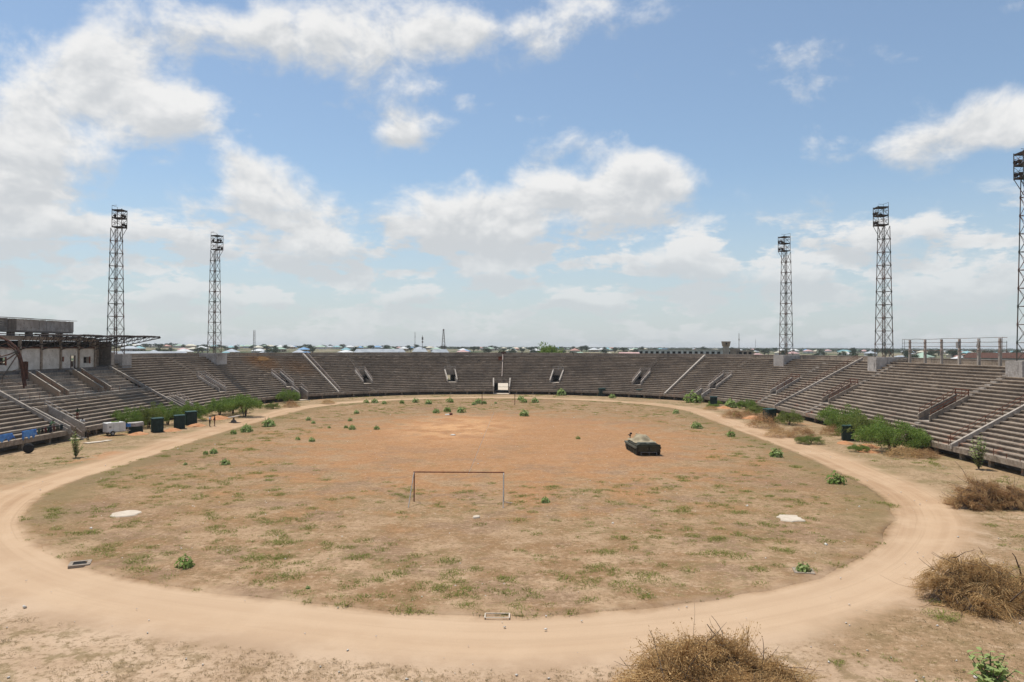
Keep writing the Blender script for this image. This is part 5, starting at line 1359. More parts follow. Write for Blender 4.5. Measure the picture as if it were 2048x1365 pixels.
MW = [(-14.0, 41.8, 1.1, 'leafy green plant on the near pitch, biggest in the left foreground'), (-26.4, 78.0, 1.1, 'leafy plant on the left pitch, lowest of a loose group of four'), (-31.1, 86.3, 1.0, 'leafy plant on the left pitch, right one of a close pair'), (-31.7, 85.5, .75, 'leafy plant on the left pitch, left one of a close pair'),
      (-30.5, 77.7, .5, 'tiny leafy plant left of the lowest left pitch plant'), (-22.7, 97.6, 1.0, 'leafy plant on bare ground, right one of two midway on left'), (-25.0, 99.1, .75, 'small leafy plant, left one of two midway on left'), (-16.9, 112.2, 1.0, 'leafy plant alone on the red sand left of centre'),
      (-20.6, 112.0, 1.2, 'leafy plant, right of a touching pair left of centre'), (-22.0, 113.9, .8, 'leafy plant, left of a touching pair left of centre'), (-23.9, 124.9, .95, 'small leafy plant above the touching pair left of centre'), (-26.0, 139.0, 1.2, 'leafy plant near the left far edge of the pitch'),
      (-24.6, 113.8, .6, 'tiny leafy plant left of the touching pair'), (-34.8, 115.7, 2.1, 'wide leafy plant at the left track edge, upper one'), (-35.4, 108.1, 1.9, 'wide dark leafy plant at the left track edge, middle one'), (-36.3, 105.5, 1.1, 'leafy plant at the left track edge, lower one'),
      (-31.2, 125.4, 1.1, 'pale leafy plant near the left bend, upper of two'), (-29.0, 120.5, .85, 'pale leafy plant near the left bend, lower of two'), (-29.6, 165.2, 1.4, 'leafy plant at the far left track, left of a touching pair'), (-27.8, 165.2, 1.7, 'leafy plant at the far left track, right of a touching pair'),
      (-25.1, 162.6, 1.2, 'small leafy plant just right of the far left touching pair'), (-21.4, 164.2, 1.4, 'leafy plant third from left along the far track'), (-18.8, 167.3, 1.8, 'leafy plant fourth from left along the far track'), (-15.3, 163.0, 1.8, 'leafy plant fifth from left along the far track'),
      (-10.9, 167.8, 1.9, 'leafy plant left of the far goal by two goal widths'), (-4.3, 165.1, 1.9, 'big leafy plant right behind the far goal left post'), (-5.0, 160.8, 1.2, 'small leafy plant left of the far goal left post'), (-2.9, 163.8, 1.4, 'leafy plant inside the far goal beside the left post'),
      (-0.4, 165.1, .8, 'small leafy plant inside the far goal near its middle'), (5.2, 176.7, 1.8, 'pale leafy plant on the far track, upper left of three'), (6.0, 168.8, 1.8, 'pale leafy plant right of the far goal, lowest of three'), (8.5, 169.0, 1.9, 'pale leafy plant right of the far goal, rightmost of three'),
      (-11.0, 140.8, 1.5, 'leafy plant on red sand, left of three in a row'), (-9.1, 143.2, 1.8, 'leafy plant on red sand, middle of three in a row'), (-6.3, 142.2, 2.0, 'leafy plant on red sand, right of three in a row'), (5.9, 135.6, 2.1, 'spreading leafy plant alone on red sand right of centre'),
      (13.2, 101.7, .7, 'tiny leafy plant alone left of the armoured vehicle'), (7.2, 59.8, .8, 'leafy plant right of the near goal'), (33.0, 115.9, 1.8, 'pale leafy plant at the right pitch edge, upper of two'), (35.4, 105.5, 1.4, 'pale leafy plant at the right pitch edge, lower of two'),
      (35.3, 142.1, 1.4, 'small leafy plant at the far right track edge'), (35.1, 86.0, 1.7, 'leafy plant at the right track edge, far right of the vehicle'), (34.8, 69.1, 1.75, 'big pale leafy plant at the right track edge, nearest the bend'), (16.1, 196.0, 2.9, 'green plant growing under the far stand right of the tunnel'),
      (28.4, 185.2, 1.8, 'pale plant between the lone far cabin and the tall weed'), (45.4, 136.6, 1.8, 'pale leafy plant beside the reddish dead bush on the right'), (21.2, 41.7, .9, 'blue green plant growing out of the right drain'), (-5.9, 38.2, .3, 'tiny blue green weed on the bare near pitch'),
      (45.6, 171.4, 4.2, 'large pale milkweed bush under the right end of the far stand'), (50.2, 157.5, 3.0, 'pale milkweed bush behind the dark acacia on the right'), (-54.6, 118.4, 3.0, 'pale milkweed bush behind the first left cabin'), (-52.6, 129.0, 2.8, 'pale milkweed bush above the cabins on the left')]
for i, (x, y, w, lab) in enumerate(MW): milkweed(x, y, w, lab, i)
TALL = [(32.3, 195.2, 1.9, 'tall pale weed between the far cabins'), (-40.9, 199.0, 2.0, 'spindly tall weed under the far left stand'), (-45.4, 82.8, 1.9, 'small leafy tree beside the left track in front of the washing'), (53.6, 78.0, 2.4, 'tall milkweed against the front of the right stand'), (55.0, 90.4, 1.8, 'white-flecked milkweed at the right end of the big acacia')]
for i, (x, y, w, lab) in enumerate(TALL): milkweed(x, y, w, lab, i, True, 'tall milkweed stems')

# the plant at the lower right corner: every leaf a piece of its own
bp = thing('milkweed_plant', 'large pale green milkweed in the lower right corner of the picture', 'plant', (22.5, 27.2, 0.0), 0.0)
r = np.random.default_rng(77); lm = []
for s in range(3):
    m = MB(); L = 0.30; Wd = 0.20; P = []
    for i in range(7):
        f = i / 6; w_ = Wd * math.sin(math.pi * min(1, f * 0.93 + 0.05)) ** 0.7; z = 0.05 * f - 0.13 * f * f * (1 + .3 * s)
        P.append([(L * f, -w_ / 2, z + 0.03), (L * f, 0, z), (L * f, w_ / 2, z + 0.03)])
    m.sheet(P); me = m.mesh('milkweed_leaf', CALO, True); lm.append(me)
for i in range(17):
    a = r.uniform(0, 6.28); q = r.uniform(0.15, 0.85); h = r.uniform(0.9, 1.75) - 0.4 * q
    if i == 0: a, q, h = math.pi * 0.85, 0.75, 1.35
    tip = Vector((q * math.cos(a), q * math.sin(a), h)); mid = Vector((q * 0.4 * math.cos(a), q * 0.4 * math.sin(a), h * 0.5))
    MB().path([(0, 0, -0.05), mid, tip], [0.03, 0.025, 0.012], 6, False).build('stem', BARK, bp)
    for j in range(9):
        f = 0.3 + 0.7 * j / 8; p = mid.lerp(tip, (f - .5) / .5) if f > .5 else mid * (f / .5)
        b = r.uniform(0, 6.28) if j % 2 == 0 else b + math.pi
        o = link('leaf', lm[(i + j) % 3], bp, p); sc = r.uniform(0.75, 1.2) * (0.7 if j == 8 else 1); o.scale = (sc,) * 3
        o.rotation_euler = (r.uniform(-.3, .3), -r.uniform(0.1, 0.8), b)

# dead bushes and cut-brush heaps
def twigs(seed, n, rx, ry, h, rad, seg=4, arch=0.5, lmin=0.5, lmax=1.4, lobes=((0, 0, 1, 1),), per=1):
    """strands in bundles of `per` that lie the same way, heaped over one or more lobes"""
    r = np.random.default_rng(seed); V = []; F = []; LC = []; LD = []
    o = 0; wl = np.array([l_[2] ** 2 for l_ in lobes]); wl = wl / wl.sum()
    for i in range(max(1, n // per)):
        lb = lobes[r.choice(len(lobes), p=wl)]
        a = r.uniform(0, 6.28); q = math.sqrt(r.random()); f = (1 - q * q) ** 0.8
        p0 = np.array([rx * (lb[0] + lb[2] * q * math.cos(a)), ry * (lb[1] + lb[2] * q * math.sin(a)), h * lb[3] * f * (0.30 + 0.70 * r.random() ** 0.4)])
        ou = 0.9 if per > 1 else 0.35
        d0 = np.array([math.cos(a) * ou + r.normal() * .8, math.sin(a) * ou + r.normal() * .8, r.normal() * 0.35 + 0.55 * (r.random() < .35)]); d0 /= np.linalg.norm(d0)
        bend = r.normal(size=3) * 0.25; L0 = r.uniform(lmin, lmax)
        for k_ in range(per):
            p = p0 + r.normal(size=3) * (0.16 if per > 1 else 0.0) * np.array([1, 1, .5]); d = d0 + r.normal(size=3) * (0.22 if per > 1 else 0.0)
            d = d / np.linalg.norm(d); L = L0 * r.uniform(.6, 1.2); rr = rad * r.uniform(0.5, 1.5) * (2.4 if r.random() < .04 else 1)
            pts = []; p[2] = max(p[2], 0.03)
            for k in range(seg + 1):
                pts.append(p.copy()); d = d + bend + r.normal(size=3) * 0.14 + np.array([0, 0, -arch * 0.35]); d /= np.linalg.norm(d); p = p + d * L / seg
                if p[2] < 0.02: p[2] = 0.02 + 0.03 * r.random(); d[2] = abs(d[2]) * 0.2
            s = np.cross(d, [0.3, 0.5, 0.8]); s /= np.linalg.norm(s) + 1e-9; u = np.cross(d, s)
            for k, pp in enumerate(pts):
                w_ = rr * (1 - 0.7 * k / seg)
                for t in range(3): V.append(pp + (s * math.cos(t * 2.094) + u * math.sin(t * 2.094)) * w_)
                if k: LC.append(pp); LD.append(d)
            for k in range(seg):
                for t in range(3): F.append((o + k * 3 + t, o + k * 3 + (t + 1) % 3, o + (k + 1) * 3 + (t + 1) % 3, o + (k + 1) * 3 + t))
            o += 3 * (seg + 1)
    return np.array(V), np.array(F), np.array(LC), np.array(LD)
def brush_heap(x, y, rx, ry, h, n, label, seed, leafmat, rz=0.0, ls=0.065, cat='brush heap', lobes=((0, 0, 1, 1),)):
    t = thing('brush_heap', label, cat, (x, y, 0.0), rz)
    V, F, C, D = twigs(seed, n, rx, ry, h, 0.012, 5, 0.45, 0.5, 1.3, lobes, 26)
    link('strands', numpy_mesh('strands', V, F, TWIG), t)
    V, F, _, _ = twigs(seed + 7, 130, rx, ry, h * 1.05, 0.02, 5, 0.15, 1.0, 2.3, lobes)
    link('branches', numpy_mesh('branches', V, F, BARK), t)
    r = np.random.default_rng(seed + 1); k = r.choice(len(C), int(len(C) * 1.7)); n2 = len(k)
    D2 = unit(D[k] + r.normal(size=(n2, 3)) * 0.8); U = unit(np.cross(D2, rnd_dirs(n2, r)))
    V, F = leaf_quads(C[k] + r.normal(size=(n2, 3)) * 0.05, D2, U, ls * r.uniform(.6, 1.5, n2), ls * .5 * r.uniform(.6, 1.4, n2))
    link('dead_leaves', numpy_mesh('dead_leaves', V, F, leafmat), t)
    for lb in lobes:
        m = MB(); rows = []
        for j in range(8):
            f = j / 7 * 0.82; rows.append([(rx * (lb[0] + lb[2] * f * math.cos(a)), ry * (lb[1] + lb[2] * f * math.sin(a)), h * lb[3] * (1 - f * f / 0.68) * (0.55 + 0.2 * random.random()) - 0.05) for a in np.linspace(0, 2 * math.pi, 21)])
        m.sheet(rows).build('matted_core', BARK, t)
    return t
LA = ((-.12, .1, .5, 1.0), (.28, .0, .48, .92), (-.5, -.1, .45, .55), (.62, -.15, .38, .5), (.1, -.45, .5, .6), (-.25, .5, .4, .6))
brush_heap(12.0, 26.6, 3.4, 2.4, 2.25, 8200, 'big heap of cut dry brush at the bottom edge of the picture', 501, DRYLEAF, 0.2, 0.075, 'brush heap', LA)
LB = ((-.42, .1, .46, 1.0), (.0, .0, .5, .85), (.5, -.05, .5, .72), (-.2, -.4, .4, .5), (.85, .1, .4, .6))
brush_heap(28.6, 36.6, 3.5, 2.3, 2.35, 7200, 'heap of dry thorn brush at the right edge beside the track bend', 511, DRYLEAF, -0.3, 0.06, 'brush heap', LB)
LC_ = ((-.15, .1, .55, 1.0), (.35, .0, .5, .8), (-.55, -.1, .35, .5), (.8, -.05, .35, .45))
brush_heap(42.8, 59.4, 3.7, 2.4, 2.2, 5200, 'brown brush heap in front of the right stand, farthest of three', 521, DRYLEAF_R, 0.1, 0.065, 'brush heap', LC_)
dbm = []
for s in range(3):
    V, F, C, D = twigs(600 + s, 420, 0.5, 0.5, 0.55, 0.005, 3, 0.15, 0.15, 0.36)
    r = np.random.default_rng(640 + s); k = r.choice(len(C), 2600); D2 = unit(D[k] + r.normal(size=(2600, 3)))
    V2, F2 = leaf_quads(C[k] + r.normal(size=(2600, 3)) * 0.03, D2, unit(np.cross(D2, rnd_dirs(2600, r))), 0.03 * r.uniform(.6, 1.5, 2600), 0.016 * r.uniform(.6, 1.5, 2600))
    dbm.append((numpy_mesh('bush_twigs', V, F, TWIG), numpy_mesh('bush_dead_leaves', V2, F2, DRYLEAF_R if s != 1 else DRYLEAF)))
DRY = [(-43.1, 153.6, 2.8, .8, 'brown dead bush below the far left acacia'), (-37.9, 163.4, 2.7, .6, 'low brown dead bush at the far left stand foot'), (43.9, 133.9, 3.4, .8, 'reddish dead bush left of the orange soil on the right'), (44.1, 118.2, 3.9, .95, 'round brown dead bush in front of the right cabin'),
       (42.4, 106.2, 3.3, .7, 'low tan dead bush by the track, left of two'), (45.4, 105.2, 3.5, .8, 'low tan dead bush by the track, right of two'), (51.0, 108.6, 2.8, .8, 'tan dead bush just left of the cabin among the acacias'), (50.3, 86.8, 3.6, .55, 'brown dead scrub under the widest right acacia'),
       (52.6, 86.6, 2.8, .6, 'reddish dead scrub below the white-flecked milkweed'), (46.6, 135.0, 3.2, .7, 'reddish dead bush behind the pale plant on the right'), (44.6, 152.2, 2.6, .5, 'low reddish dead bush left of the right bend cabin')]
for i, (x, y, w, h, lab) in enumerate(DRY):
    t = thing('dead_bush', lab, 'bush', (x, y, 0.0), i * 1.7, 'brown dead bushes round the track', (w, w, w * h))
    link('twigs', dbm[i % 3][0], t); link('dead_leaves', dbm[i % 3][1], t)
t = thing('straw_tuft', 'yellow tuft of dry weed growing on the sandy upper left terrace', 'weed', (-59.6, 182.2, 9.25), 0, None, (3.4, 3.4, 1.6))
link('twigs', dbm[1][0], t); link('dead_leaves', dbm[1][1], t)

# grass: uncountable, one object for each kind
def tufts(seed, P, S, nb, hmin, hmax, mat, name, label):
    r = np.random.default_rng(seed); k = np.repeat(np.arange(len(P)), nb if not hasattr(nb, '__call__') else nb(S)); n = len(k)
    a = r.uniform(0, 6.28, n); q = np.sqrt(r.random(n)) * S[k]
    bx, by = P[k, 0] + q * np.cos(a), P[k, 1] + q * np.sin(a) * 0.9
    h = r.uniform(hmin, hmax, n) * (1 - 0.6 * q / S[k]) * np.clip(S[k] / 0.35, 0.5, 1.5)
    lean = r.normal(size=(n, 2)) * 1.15 * h[:, None]; w_ = 0.012 + 0.05 * h; b = r.uniform(0, 6.28, n)
    z = bumpz(bx, by) + 0.015
    dx, dy = np.cos(b) * w_, np.sin(b) * w_
    V = np.stack([np.stack([bx - dx, by - dy, z], 1), np.stack([bx + dx, by + dy, z], 1), np.stack([bx + lean[:, 0], by + lean[:, 1], z + h], 1)], 1).reshape(-1, 3)
    F = np.arange(n * 3).reshape(-1, 3)
    o = link(name, numpy_mesh(name, V, F, mat)); o['kind'] = 'stuff'
    return tag(o, label, 'grass')
def scatter(seed, n, test):
    r = np.random.default_rng(seed); out = []
    while len(out) < n:
        Y = 26 + (196 - 26) * r.random(4000) ** 2.1; X = r.uniform(-56, 56, 4000); keep = test(X, Y, r.random(4000)); out += list(np.stack([X[keep], Y[keep]], 1))
    return np.array(out[:n])
def red_zone(X, Y): return np.hypot((X - 2) / 27, (Y - 107) / 38)
def t_green(X, Y, u):
    R = spine_R(X, Y) + oval(X, Y); f = fbm(X * 0.13, Y * 0.13, 3); g_ = fbm(X * 0.5 + 50, Y * 0.5, 3)
    inside = (R < 38.8) & (u < np.clip((f * g_ - 0.16) * 6, 0, 1)) & (red_zone(X, Y) > 0.9 + 0.3 * g_)
    ring = (R > 45) & (R < 55) & (u < np.clip((f - 0.45) * 2.5, 0, 1)) & ((Y > 55) | (X > 9 + 0.3 * Y))
    edge = (R < 39.0) & (R > 35.5) & (u < 0.55 * np.clip((R - 35) / 3, 0.2, 1)) & (g_ > 0.42)
    return inside | ring | edge
def t_straw(X, Y, u):
    R = spine_R(X, Y) + oval(X, Y); g_ = fbm(X * 0.35 + 20, Y * 0.35, 3)
    return ((R < 38.9) & (u < np.clip((g_ - 0.36) * 4, 0, 1)) & (red_zone(X, Y) > 0.55 + u * 0.5)) | ((R > 44.6) & (R < 55.5) & (u < np.clip((g_ - 0.34) * 3.5, 0, 1)))
r = np.random.default_rng(5)
P = scatter(1, 7500, t_green); tufts(2, P, np.clip(r.lognormal(-1.75, 0.7, len(P)), 0.07, 0.95), lambda S: np.clip(230 * S ** 1.6, 12, 190).astype(int), 0.06, 0.20, GRASS, 'green_grass', 'patches of short green grass scattered over the pitch')
P = scatter(3, 15000, t_straw); tufts(4, P, np.clip(r.lognormal(-1.9, 0.5, len(P)), 0.06, 0.5), 11, 0.04, 0.14, STRAW, 'dry_grass', 'short dry straw coloured grass all over the ground')
P = scatter(6, 9000, t_straw); tufts(7, P, np.clip(r.lognormal(-2.0, 0.5, len(P)), 0.05, 0.35), 9, 0.04, 0.12, WEED, 'weed_litter', 'small dark weeds and dead stalks dotting the ground')
# stones and litter
r = np.random.default_rng(9); V = []; F = []; o = 0
X = r.uniform(-50, 52, 900); Y = 27 + 150 * r.random(900) ** 1.7
for x, y in zip(X, Y):
    if spine_R(x, y) > 54: continue
    s = r.uniform(0.02, 0.07) * (2.2 if r.random() < .04 else 1); z = float(bumpz(x, y)) + 0.02
    p = rnd_dirs(6, r) * s * np.array([1, 1, .6]) ; q = np.array([[1, 0, 0], [0, 1, 0], [-1, 0, 0], [0, -1, 0], [0, 0, .8], [0, 0, -.5]]) * s + p * .4 + np.array([x, y, z])
    V += list(q); F += [(o, o + 1, o + 4), (o + 1, o + 2, o + 4), (o + 2, o + 3, o + 4), (o + 3, o, o + 4), (o + 1, o, o + 5), (o + 2, o + 1, o + 5), (o + 3, o + 2, o + 5), (o, o + 3, o + 5)]; o += 6
so = link('scattered_stones', numpy_mesh('scattered_stones', np.array(V), np.array(F), STONE)); so['kind'] = 'stuff'
tag(so, 'small pale stones and litter scattered over the ground', 'stones')

# ---------------------------------------------------------------- the town beyond the rim
def at(az_px, D):
    """azimuth given as horizontal image fraction of the lens at distance D -> world XY"""
    a = math.atan((az_px - 1024) / 1464) - yaw
    return CAM.x + D * math.sin(a), D * math.cos(a)
ROOFS = {'pale green': (0.36, 0.47, 0.36), 'turquoise': (0.22, 0.42, 0.44), 'sky blue': (0.17, 0.34, 0.55), 'cream': (0.60, 0.55, 0.42), 'salmon': (0.55, 0.30, 0.24), 'silver': (0.42, 0.45, 0.48), 'white': (0.66, 0.66, 0.64), 'rose': (0.58, 0.36, 0.33)}
RM = {k: plain('roof_' + k.replace(' ', '_'), tuple(v * 0.8 for v in c), c, 0.25, 0.6) for k, c in ROOFS.items()}
WALLS = [plain('house_wall_' + n, tuple(v * 0.85 for v in c), c, 0.3, 0.9) for n, c in (('white', (0.60, 0.57, 0.52)), ('cream', (0.55, 0.47, 0.36)), ('grey', (0.36, 0.34, 0.31)), ('ochre', (0.45, 0.33, 0.22)))]
hm = {}
def house_meshes():
    for s in range(4):
        w, d, h, rh = ((12, 9, 3.0, 2.2), (9, 8, 2.8, 1.9), (15, 10, 3.2, 2.4), (10, 10, 3.1, 2.6))[s]
        e = 0.7
        roof = MB().add([(-w / 2 - e, -d / 2 - e, h), (w / 2 + e, -d / 2 - e, h), (w / 2 + e, d / 2 + e, h), (-w / 2 - e, d / 2 + e, h), (-w / 2 + d / 2.2, 0, h + rh), (w / 2 - d / 2.2, 0, h + rh)],
                        [(0, 1, 5, 4), (1, 2, 5), (2, 3, 4, 5), (3, 0, 4), (3, 2, 1, 0)])
        wall = MB().box((0, 0, h / 2 - 1.0), (w, d, h + 2.0))
        win = MB().box((0, 0, 0), (1.3, 0.1, 1.2)); door = MB().box((0, 0, 0), (1.1, 0.1, 2.0))
        hm[s] = (roof, wall.mesh('house_wall', WALLS[0]), win.mesh('house_window', DARKVOID), door.mesh('house_door', RUST_D), w, d, h)
        for k in RM: hm[(s, k)] = roof.mesh('house_roof', RM[k])
        for j, wm_ in enumerate(WALLS): hm[(s, 'w', j)] = MB().box((0, 0, h / 2 - 1.0), (w, d, h + 2.0)).mesh('house_wall', wm_)
house_meshes()
def where(px):
    for a, b_, s in ((-200, 210, 'left of the first floodlight tower'), (210, 420, 'between the two left floodlight towers'), (420, 520, 'between left curve tower and pale mast'), (520, 700, 'above the left curve of the stand'), (700, 830, 'left of the three far masts'),
                     (830, 900, 'among the three far masts'), (900, 1060, 'left of the bushy skyline tree'), (1060, 1280, 'right of the bushy skyline tree'), (1280, 1490, 'behind the long grey ruin'), (1490, 1570, 'just left of the right curve tower'),
                     (1570, 1770, 'between the two right floodlight towers'), (1770, 2010, 'behind the scoreboard frame'), (2010, 2500, 'at the right edge')):
        if a <= px < b_: return s
ORD = ['first', 'second', 'third', 'fourth', 'fifth', 'sixth', 'seventh', 'eighth', 'ninth', 'tenth', 'eleventh', 'twelfth', 'thirteenth', 'fourteenth', 'fifteenth', 'sixteenth', 'seventeenth', 'eighteenth', 'nineteenth', 'twentieth']
def order_labels(L):
    by = {}
    for o, px in L: by.setdefault(o['label'], []).append((px, o))
    for lab, q in by.items():
        if len(q) == 1: continue
        q.sort(key=lambda t: t[0])
        for i, (px, o) in enumerate(q): o['label'] = '%s, %s from left' % (lab, ORD[i] if i < len(ORD) else ORD[i - 20] + ' of the last')
random.seed(21)
pal = list(ROOFS)
taken = []
n_h = 0
tries = 0
HL = []; TL = []
while n_h < 235 and tries < 5000:
    tries += 1
    px = random.uniform(240, 2060); D = 500 + 1150 * random.random() ** 1.25
    if 1270 < px < 1490 and D < 900: continue
    x, y = at(px, D)
    if any(abs(x - q[0]) < 15 + D * .002 and abs(y - q[1]) < 16 for q in taken): continue
    taken.append((x, y)); n_h += 1
    s = random.randrange(4); k = random.choices(pal, (18, 14, 9, 20, 7, 17, 22, 9))[0]; j = random.choices(range(4), (5, 4, 1, 2))[0]
    ring = 'near' if D < 800 else 'midway' if D < 1150 else 'far'
    lab = '%s roofed %s house %s' % (k, ring, where(px))
    t = thing('town_house', lab, 'house', (x, y, float(town_z(x, y)) - 0.2), random.uniform(-0.5, 0.5) + random.choice((0, 1.57)), 'hip roofed houses of the town'); HL.append((t, px))
    link('roof', hm[(s, k)], t); w = link('wall', hm[(s, 'w', j)], t)
    ww, dd, hh = hm[s][4:]
    if D < 850:
        for q in (-0.32, 0.32): link('window', hm[s][2], w, (ww * q, -dd / 2 - 0.02, 1.7))
        link('door', hm[s][3], w, (0, -dd / 2 - 0.02, 1.0))
# two long silver sheds and a pale hall
SHED = plain('silver_sheet', (0.20, 0.22, 0.24), (0.29, 0.31, 0.33), 0.2, 0.55, 0.2)
def shed(px, D, w, d, h, lab, rz=0.0, roofm=SHED, nwin=0):
    x, y = at(px, D); t = thing('long_shed', lab, 'shed', (x, y, float(town_z(x, y)) - .2), rz - math.atan2(x - CAM.x, y))
    MB().add([(-w / 2, -d / 2, h), (w / 2, -d / 2, h), (w / 2, d / 2, h), (-w / 2, d / 2, h), (-w / 2 + 2, 0, h + 2.6), (w / 2 - 2, 0, h + 2.6)], [(0, 1, 5, 4), (1, 2, 5), (2, 3, 4, 5), (3, 0, 4), (3, 2, 1, 0)]).build('roof', roofm, t)
    wl = MB().box((0, 0, h / 2 - .6), (w - 1, d - 1, h + 1)).build('wall', WALLS[2], t)
    for i in range(nwin): MB().box((-w / 2 + 3 + i * (w - 6) / max(1, nwin - 1), -d / 2 + 0.47, h - 1.4), (1.2, 0.06, 0.9)).build('window', DARKVOID, wl)
shed(290, 330, 34, 14, 7.6, 'long silver roofed shed behind the rim left of the curve tower', 0, SHED, 10)
shed(760, 520, 36, 12, 6.6, 'long pale metal roof just over the rim left of centre')
shed(880, 560, 14, 12, 6.2, 'small grey hip roof just over the rim below the far masts')
shed(840, 600, 13, 12, 6.0, 'small grey hip roof left of the one below the far masts')
shed(1258, 380, 14, 12, 7.4, 'broken pink tiled roof left of the long grey ruin', 0, RM['rose'])
shed(1990, 420, 26, 12, 8.0, 'low dark shed behind the rim at the far right', 0, RUST_D, 6)

# the long two-storey ruin with a water tower
x, y = at(1370, 430)
ru = thing('ruined_barracks', 'long grey two-storey ruin with a row of empty windows on the skyline', 'building', (x, y, float(town_z(x, y)) - 0.5), -math.atan2(x - CAM.x, y))
Lr, Hr = 52.0, 11.3
nb = 17
def wall_with_windows(L, H, z0, z1, n, ww, depth=0.4):
    m = MB(); p = L / n
    m.box((0, 0, z0 / 2), (L, depth, z0)); m.box((0, 0, (z1 + H) / 2), (L, depth, H - z1))
    for i in range(n + 1):
        x_ = -L / 2 + i * p; w_ = p - ww; m.box((max(-L / 2 + w_ / 4, min(L / 2 - w_ / 4, x_)), 0, (z0 + z1) / 2), (w_ if 0 < i < n else w_ / 2, depth, z1 - z0))
    return m
fw = wall_with_windows(Lr, Hr, 8.6, 10.3, nb, 1.7).build('front_wall', PLASTER, ru, loc=(0, -5, 0))
for i in range(nb): MB().box((-Lr / 2 + (i + .5) * Lr / nb, 0.5, 9.45), (1.75, 0.06, 1.75)).build('window', DARKVOID, fw)
MB().box((0, 0, Hr + 0.12), (Lr + 1, 11.5, 0.24)).build('roof', CONC_L, ru)
MB().box((0, 5, Hr / 2), (Lr, 0.4, Hr)).build('rear_wall', CONC, ru)
for sx in (-1, 1): MB().box((sx * (Lr / 2 - .2), 0, Hr / 2 - .01), (0.4, 9.5, Hr - .02)).build('end_wall', CONC, ru)
x, y = at(1452, 400)
wt = thing('water_tower', 'small square grey tower standing above the long ruin', 'tower', (x, y, float(town_z(x, y)) - 0.3), -math.atan2(x - CAM.x, y))
MB().box((0, 0, 6.6), (3.2, 3.2, 13.2)).build('shaft', CONC_L, wt)
hd_ = MB().hexa([(-1.9, -1.9, 13.2), (1.9, -1.9, 13.2), (1.9, 1.9, 13.2), (-1.9, 1.9, 13.2)], [(-2.4, -2.4, 15.8), (2.4, -2.4, 15.8), (2.4, 2.4, 15.8), (-2.4, 2.4, 15.8)]).build('tank', CONC_BEIGE, wt)
MB().box((0.2, -2.2, 14.6), (0.7, 0.3, 0.9)).build('hatch', DARKVOID, hd_)
MB().box((4.6, 2, 6.0), (5.0, 5.0, 12.2)).box((9.6, 2, 5.6), (8.5, 5.0, 11.0)).build('annex', CONC, wt)
for i in range(3): MB().box((7.2 + i * 2.4, -0.53, 9.6), (1.5, 0.06, 1.6)).build('window', DARKVOID, wt)

# masts
def mast(px, D, h, lab, kind):
    x, y = at(px, D); t = thing('radio_mast', lab, 'mast', (x, y, float(town_z(x, y))))
    if kind == 'lattice':
        for k in range(3):
            a = k * 2.094; MB().tube((1.0 * math.cos(a), 1.0 * math.sin(a), 0), (0.75 * math.cos(a), 0.75 * math.sin(a), h), 0.16, 4).build('leg', PIPE_G, t)
        b = MB()
        for i in range(int(h / 1.6)):
            for k in range(3):
                a, c = k * 2.094, (k + 1) * 2.094; b.tube((math.cos(a), math.sin(a), i * 1.6), (math.cos(c) * .95, math.sin(c) * .95, i * 1.6 + 1.6), 0.07, 3)
        b.build('bracing', PIPE_G, t)
    elif kind == 'legs':
        for k in range(4):
            a = k * 1.571 + .6; MB().tube((3.2 * math.cos(a), 3.2 * math.sin(a), 0), (0.5 * math.cos(a), 0.5 * math.sin(a), h), 0.22, 4).build('leg', STEEL, t)
        b = MB()
        for i in range(8):
            z0, z1 = h * i / 8, h * (i + 1) / 8; r0_, r1_ = 3.2 - 2.7 * i / 8, 3.2 - 2.7 * (i + 1) / 8
            for k in range(4):
                a, c = k * 1.571 + .6, (k + 1) * 1.571 + .6; b.tube((r0_ * math.cos(a), r0_ * math.sin(a), z0), (r1_ * math.cos(c), r1_ * math.sin(c), z1), 0.1, 3)
        b.build('bracing', STEEL, t)
        MB().lathe([(0.9, 0), (1.1, 0.5), (1.1, 1.2), (0.9, 1.6)], (0, 0, h - 2), 10).build('antenna_ring', STEEL, t)
    else:
        MB().tube((0, 0, 0), (0, 0, h), 0.42, 6, 0.25).build('shaft', PIPE_G, t)
        if kind == 'cell':
            for z in (h * .55, h * .72, h * .80): MB().lathe([(0.8, 0), (1.0, 0.3), (1.0, 1.6), (0.8, 1.9)], (0, 0, z), 8).build('antenna_ring', STEEL, t)
        else: MB().box((0, 0, h * .75), (0.9, 0.9, 1.5)).build('antenna_box', PIPE_G, t)
mast(508.5, 640, 22.0, 'pale lattice mast standing over the roofs right of the left curve tower', 'lattice')
mast(830, 900, 24, 'thin pale mast, leftmost of the three over the far roofs', 'pole')
mast(845, 900, 20, 'dark mast with antennas, middle of three over the far roofs', 'cell')
mast(887, 900, 28, 'dark four-legged mast, rightmost of three over the far roofs', 'legs')
mast(1478, 700, 23, 'thin dark pole mast right of the small grey tower', 'pole')
mast(1511, 1500, 24, 'faint distant mast left of the right curve tower', 'pole')

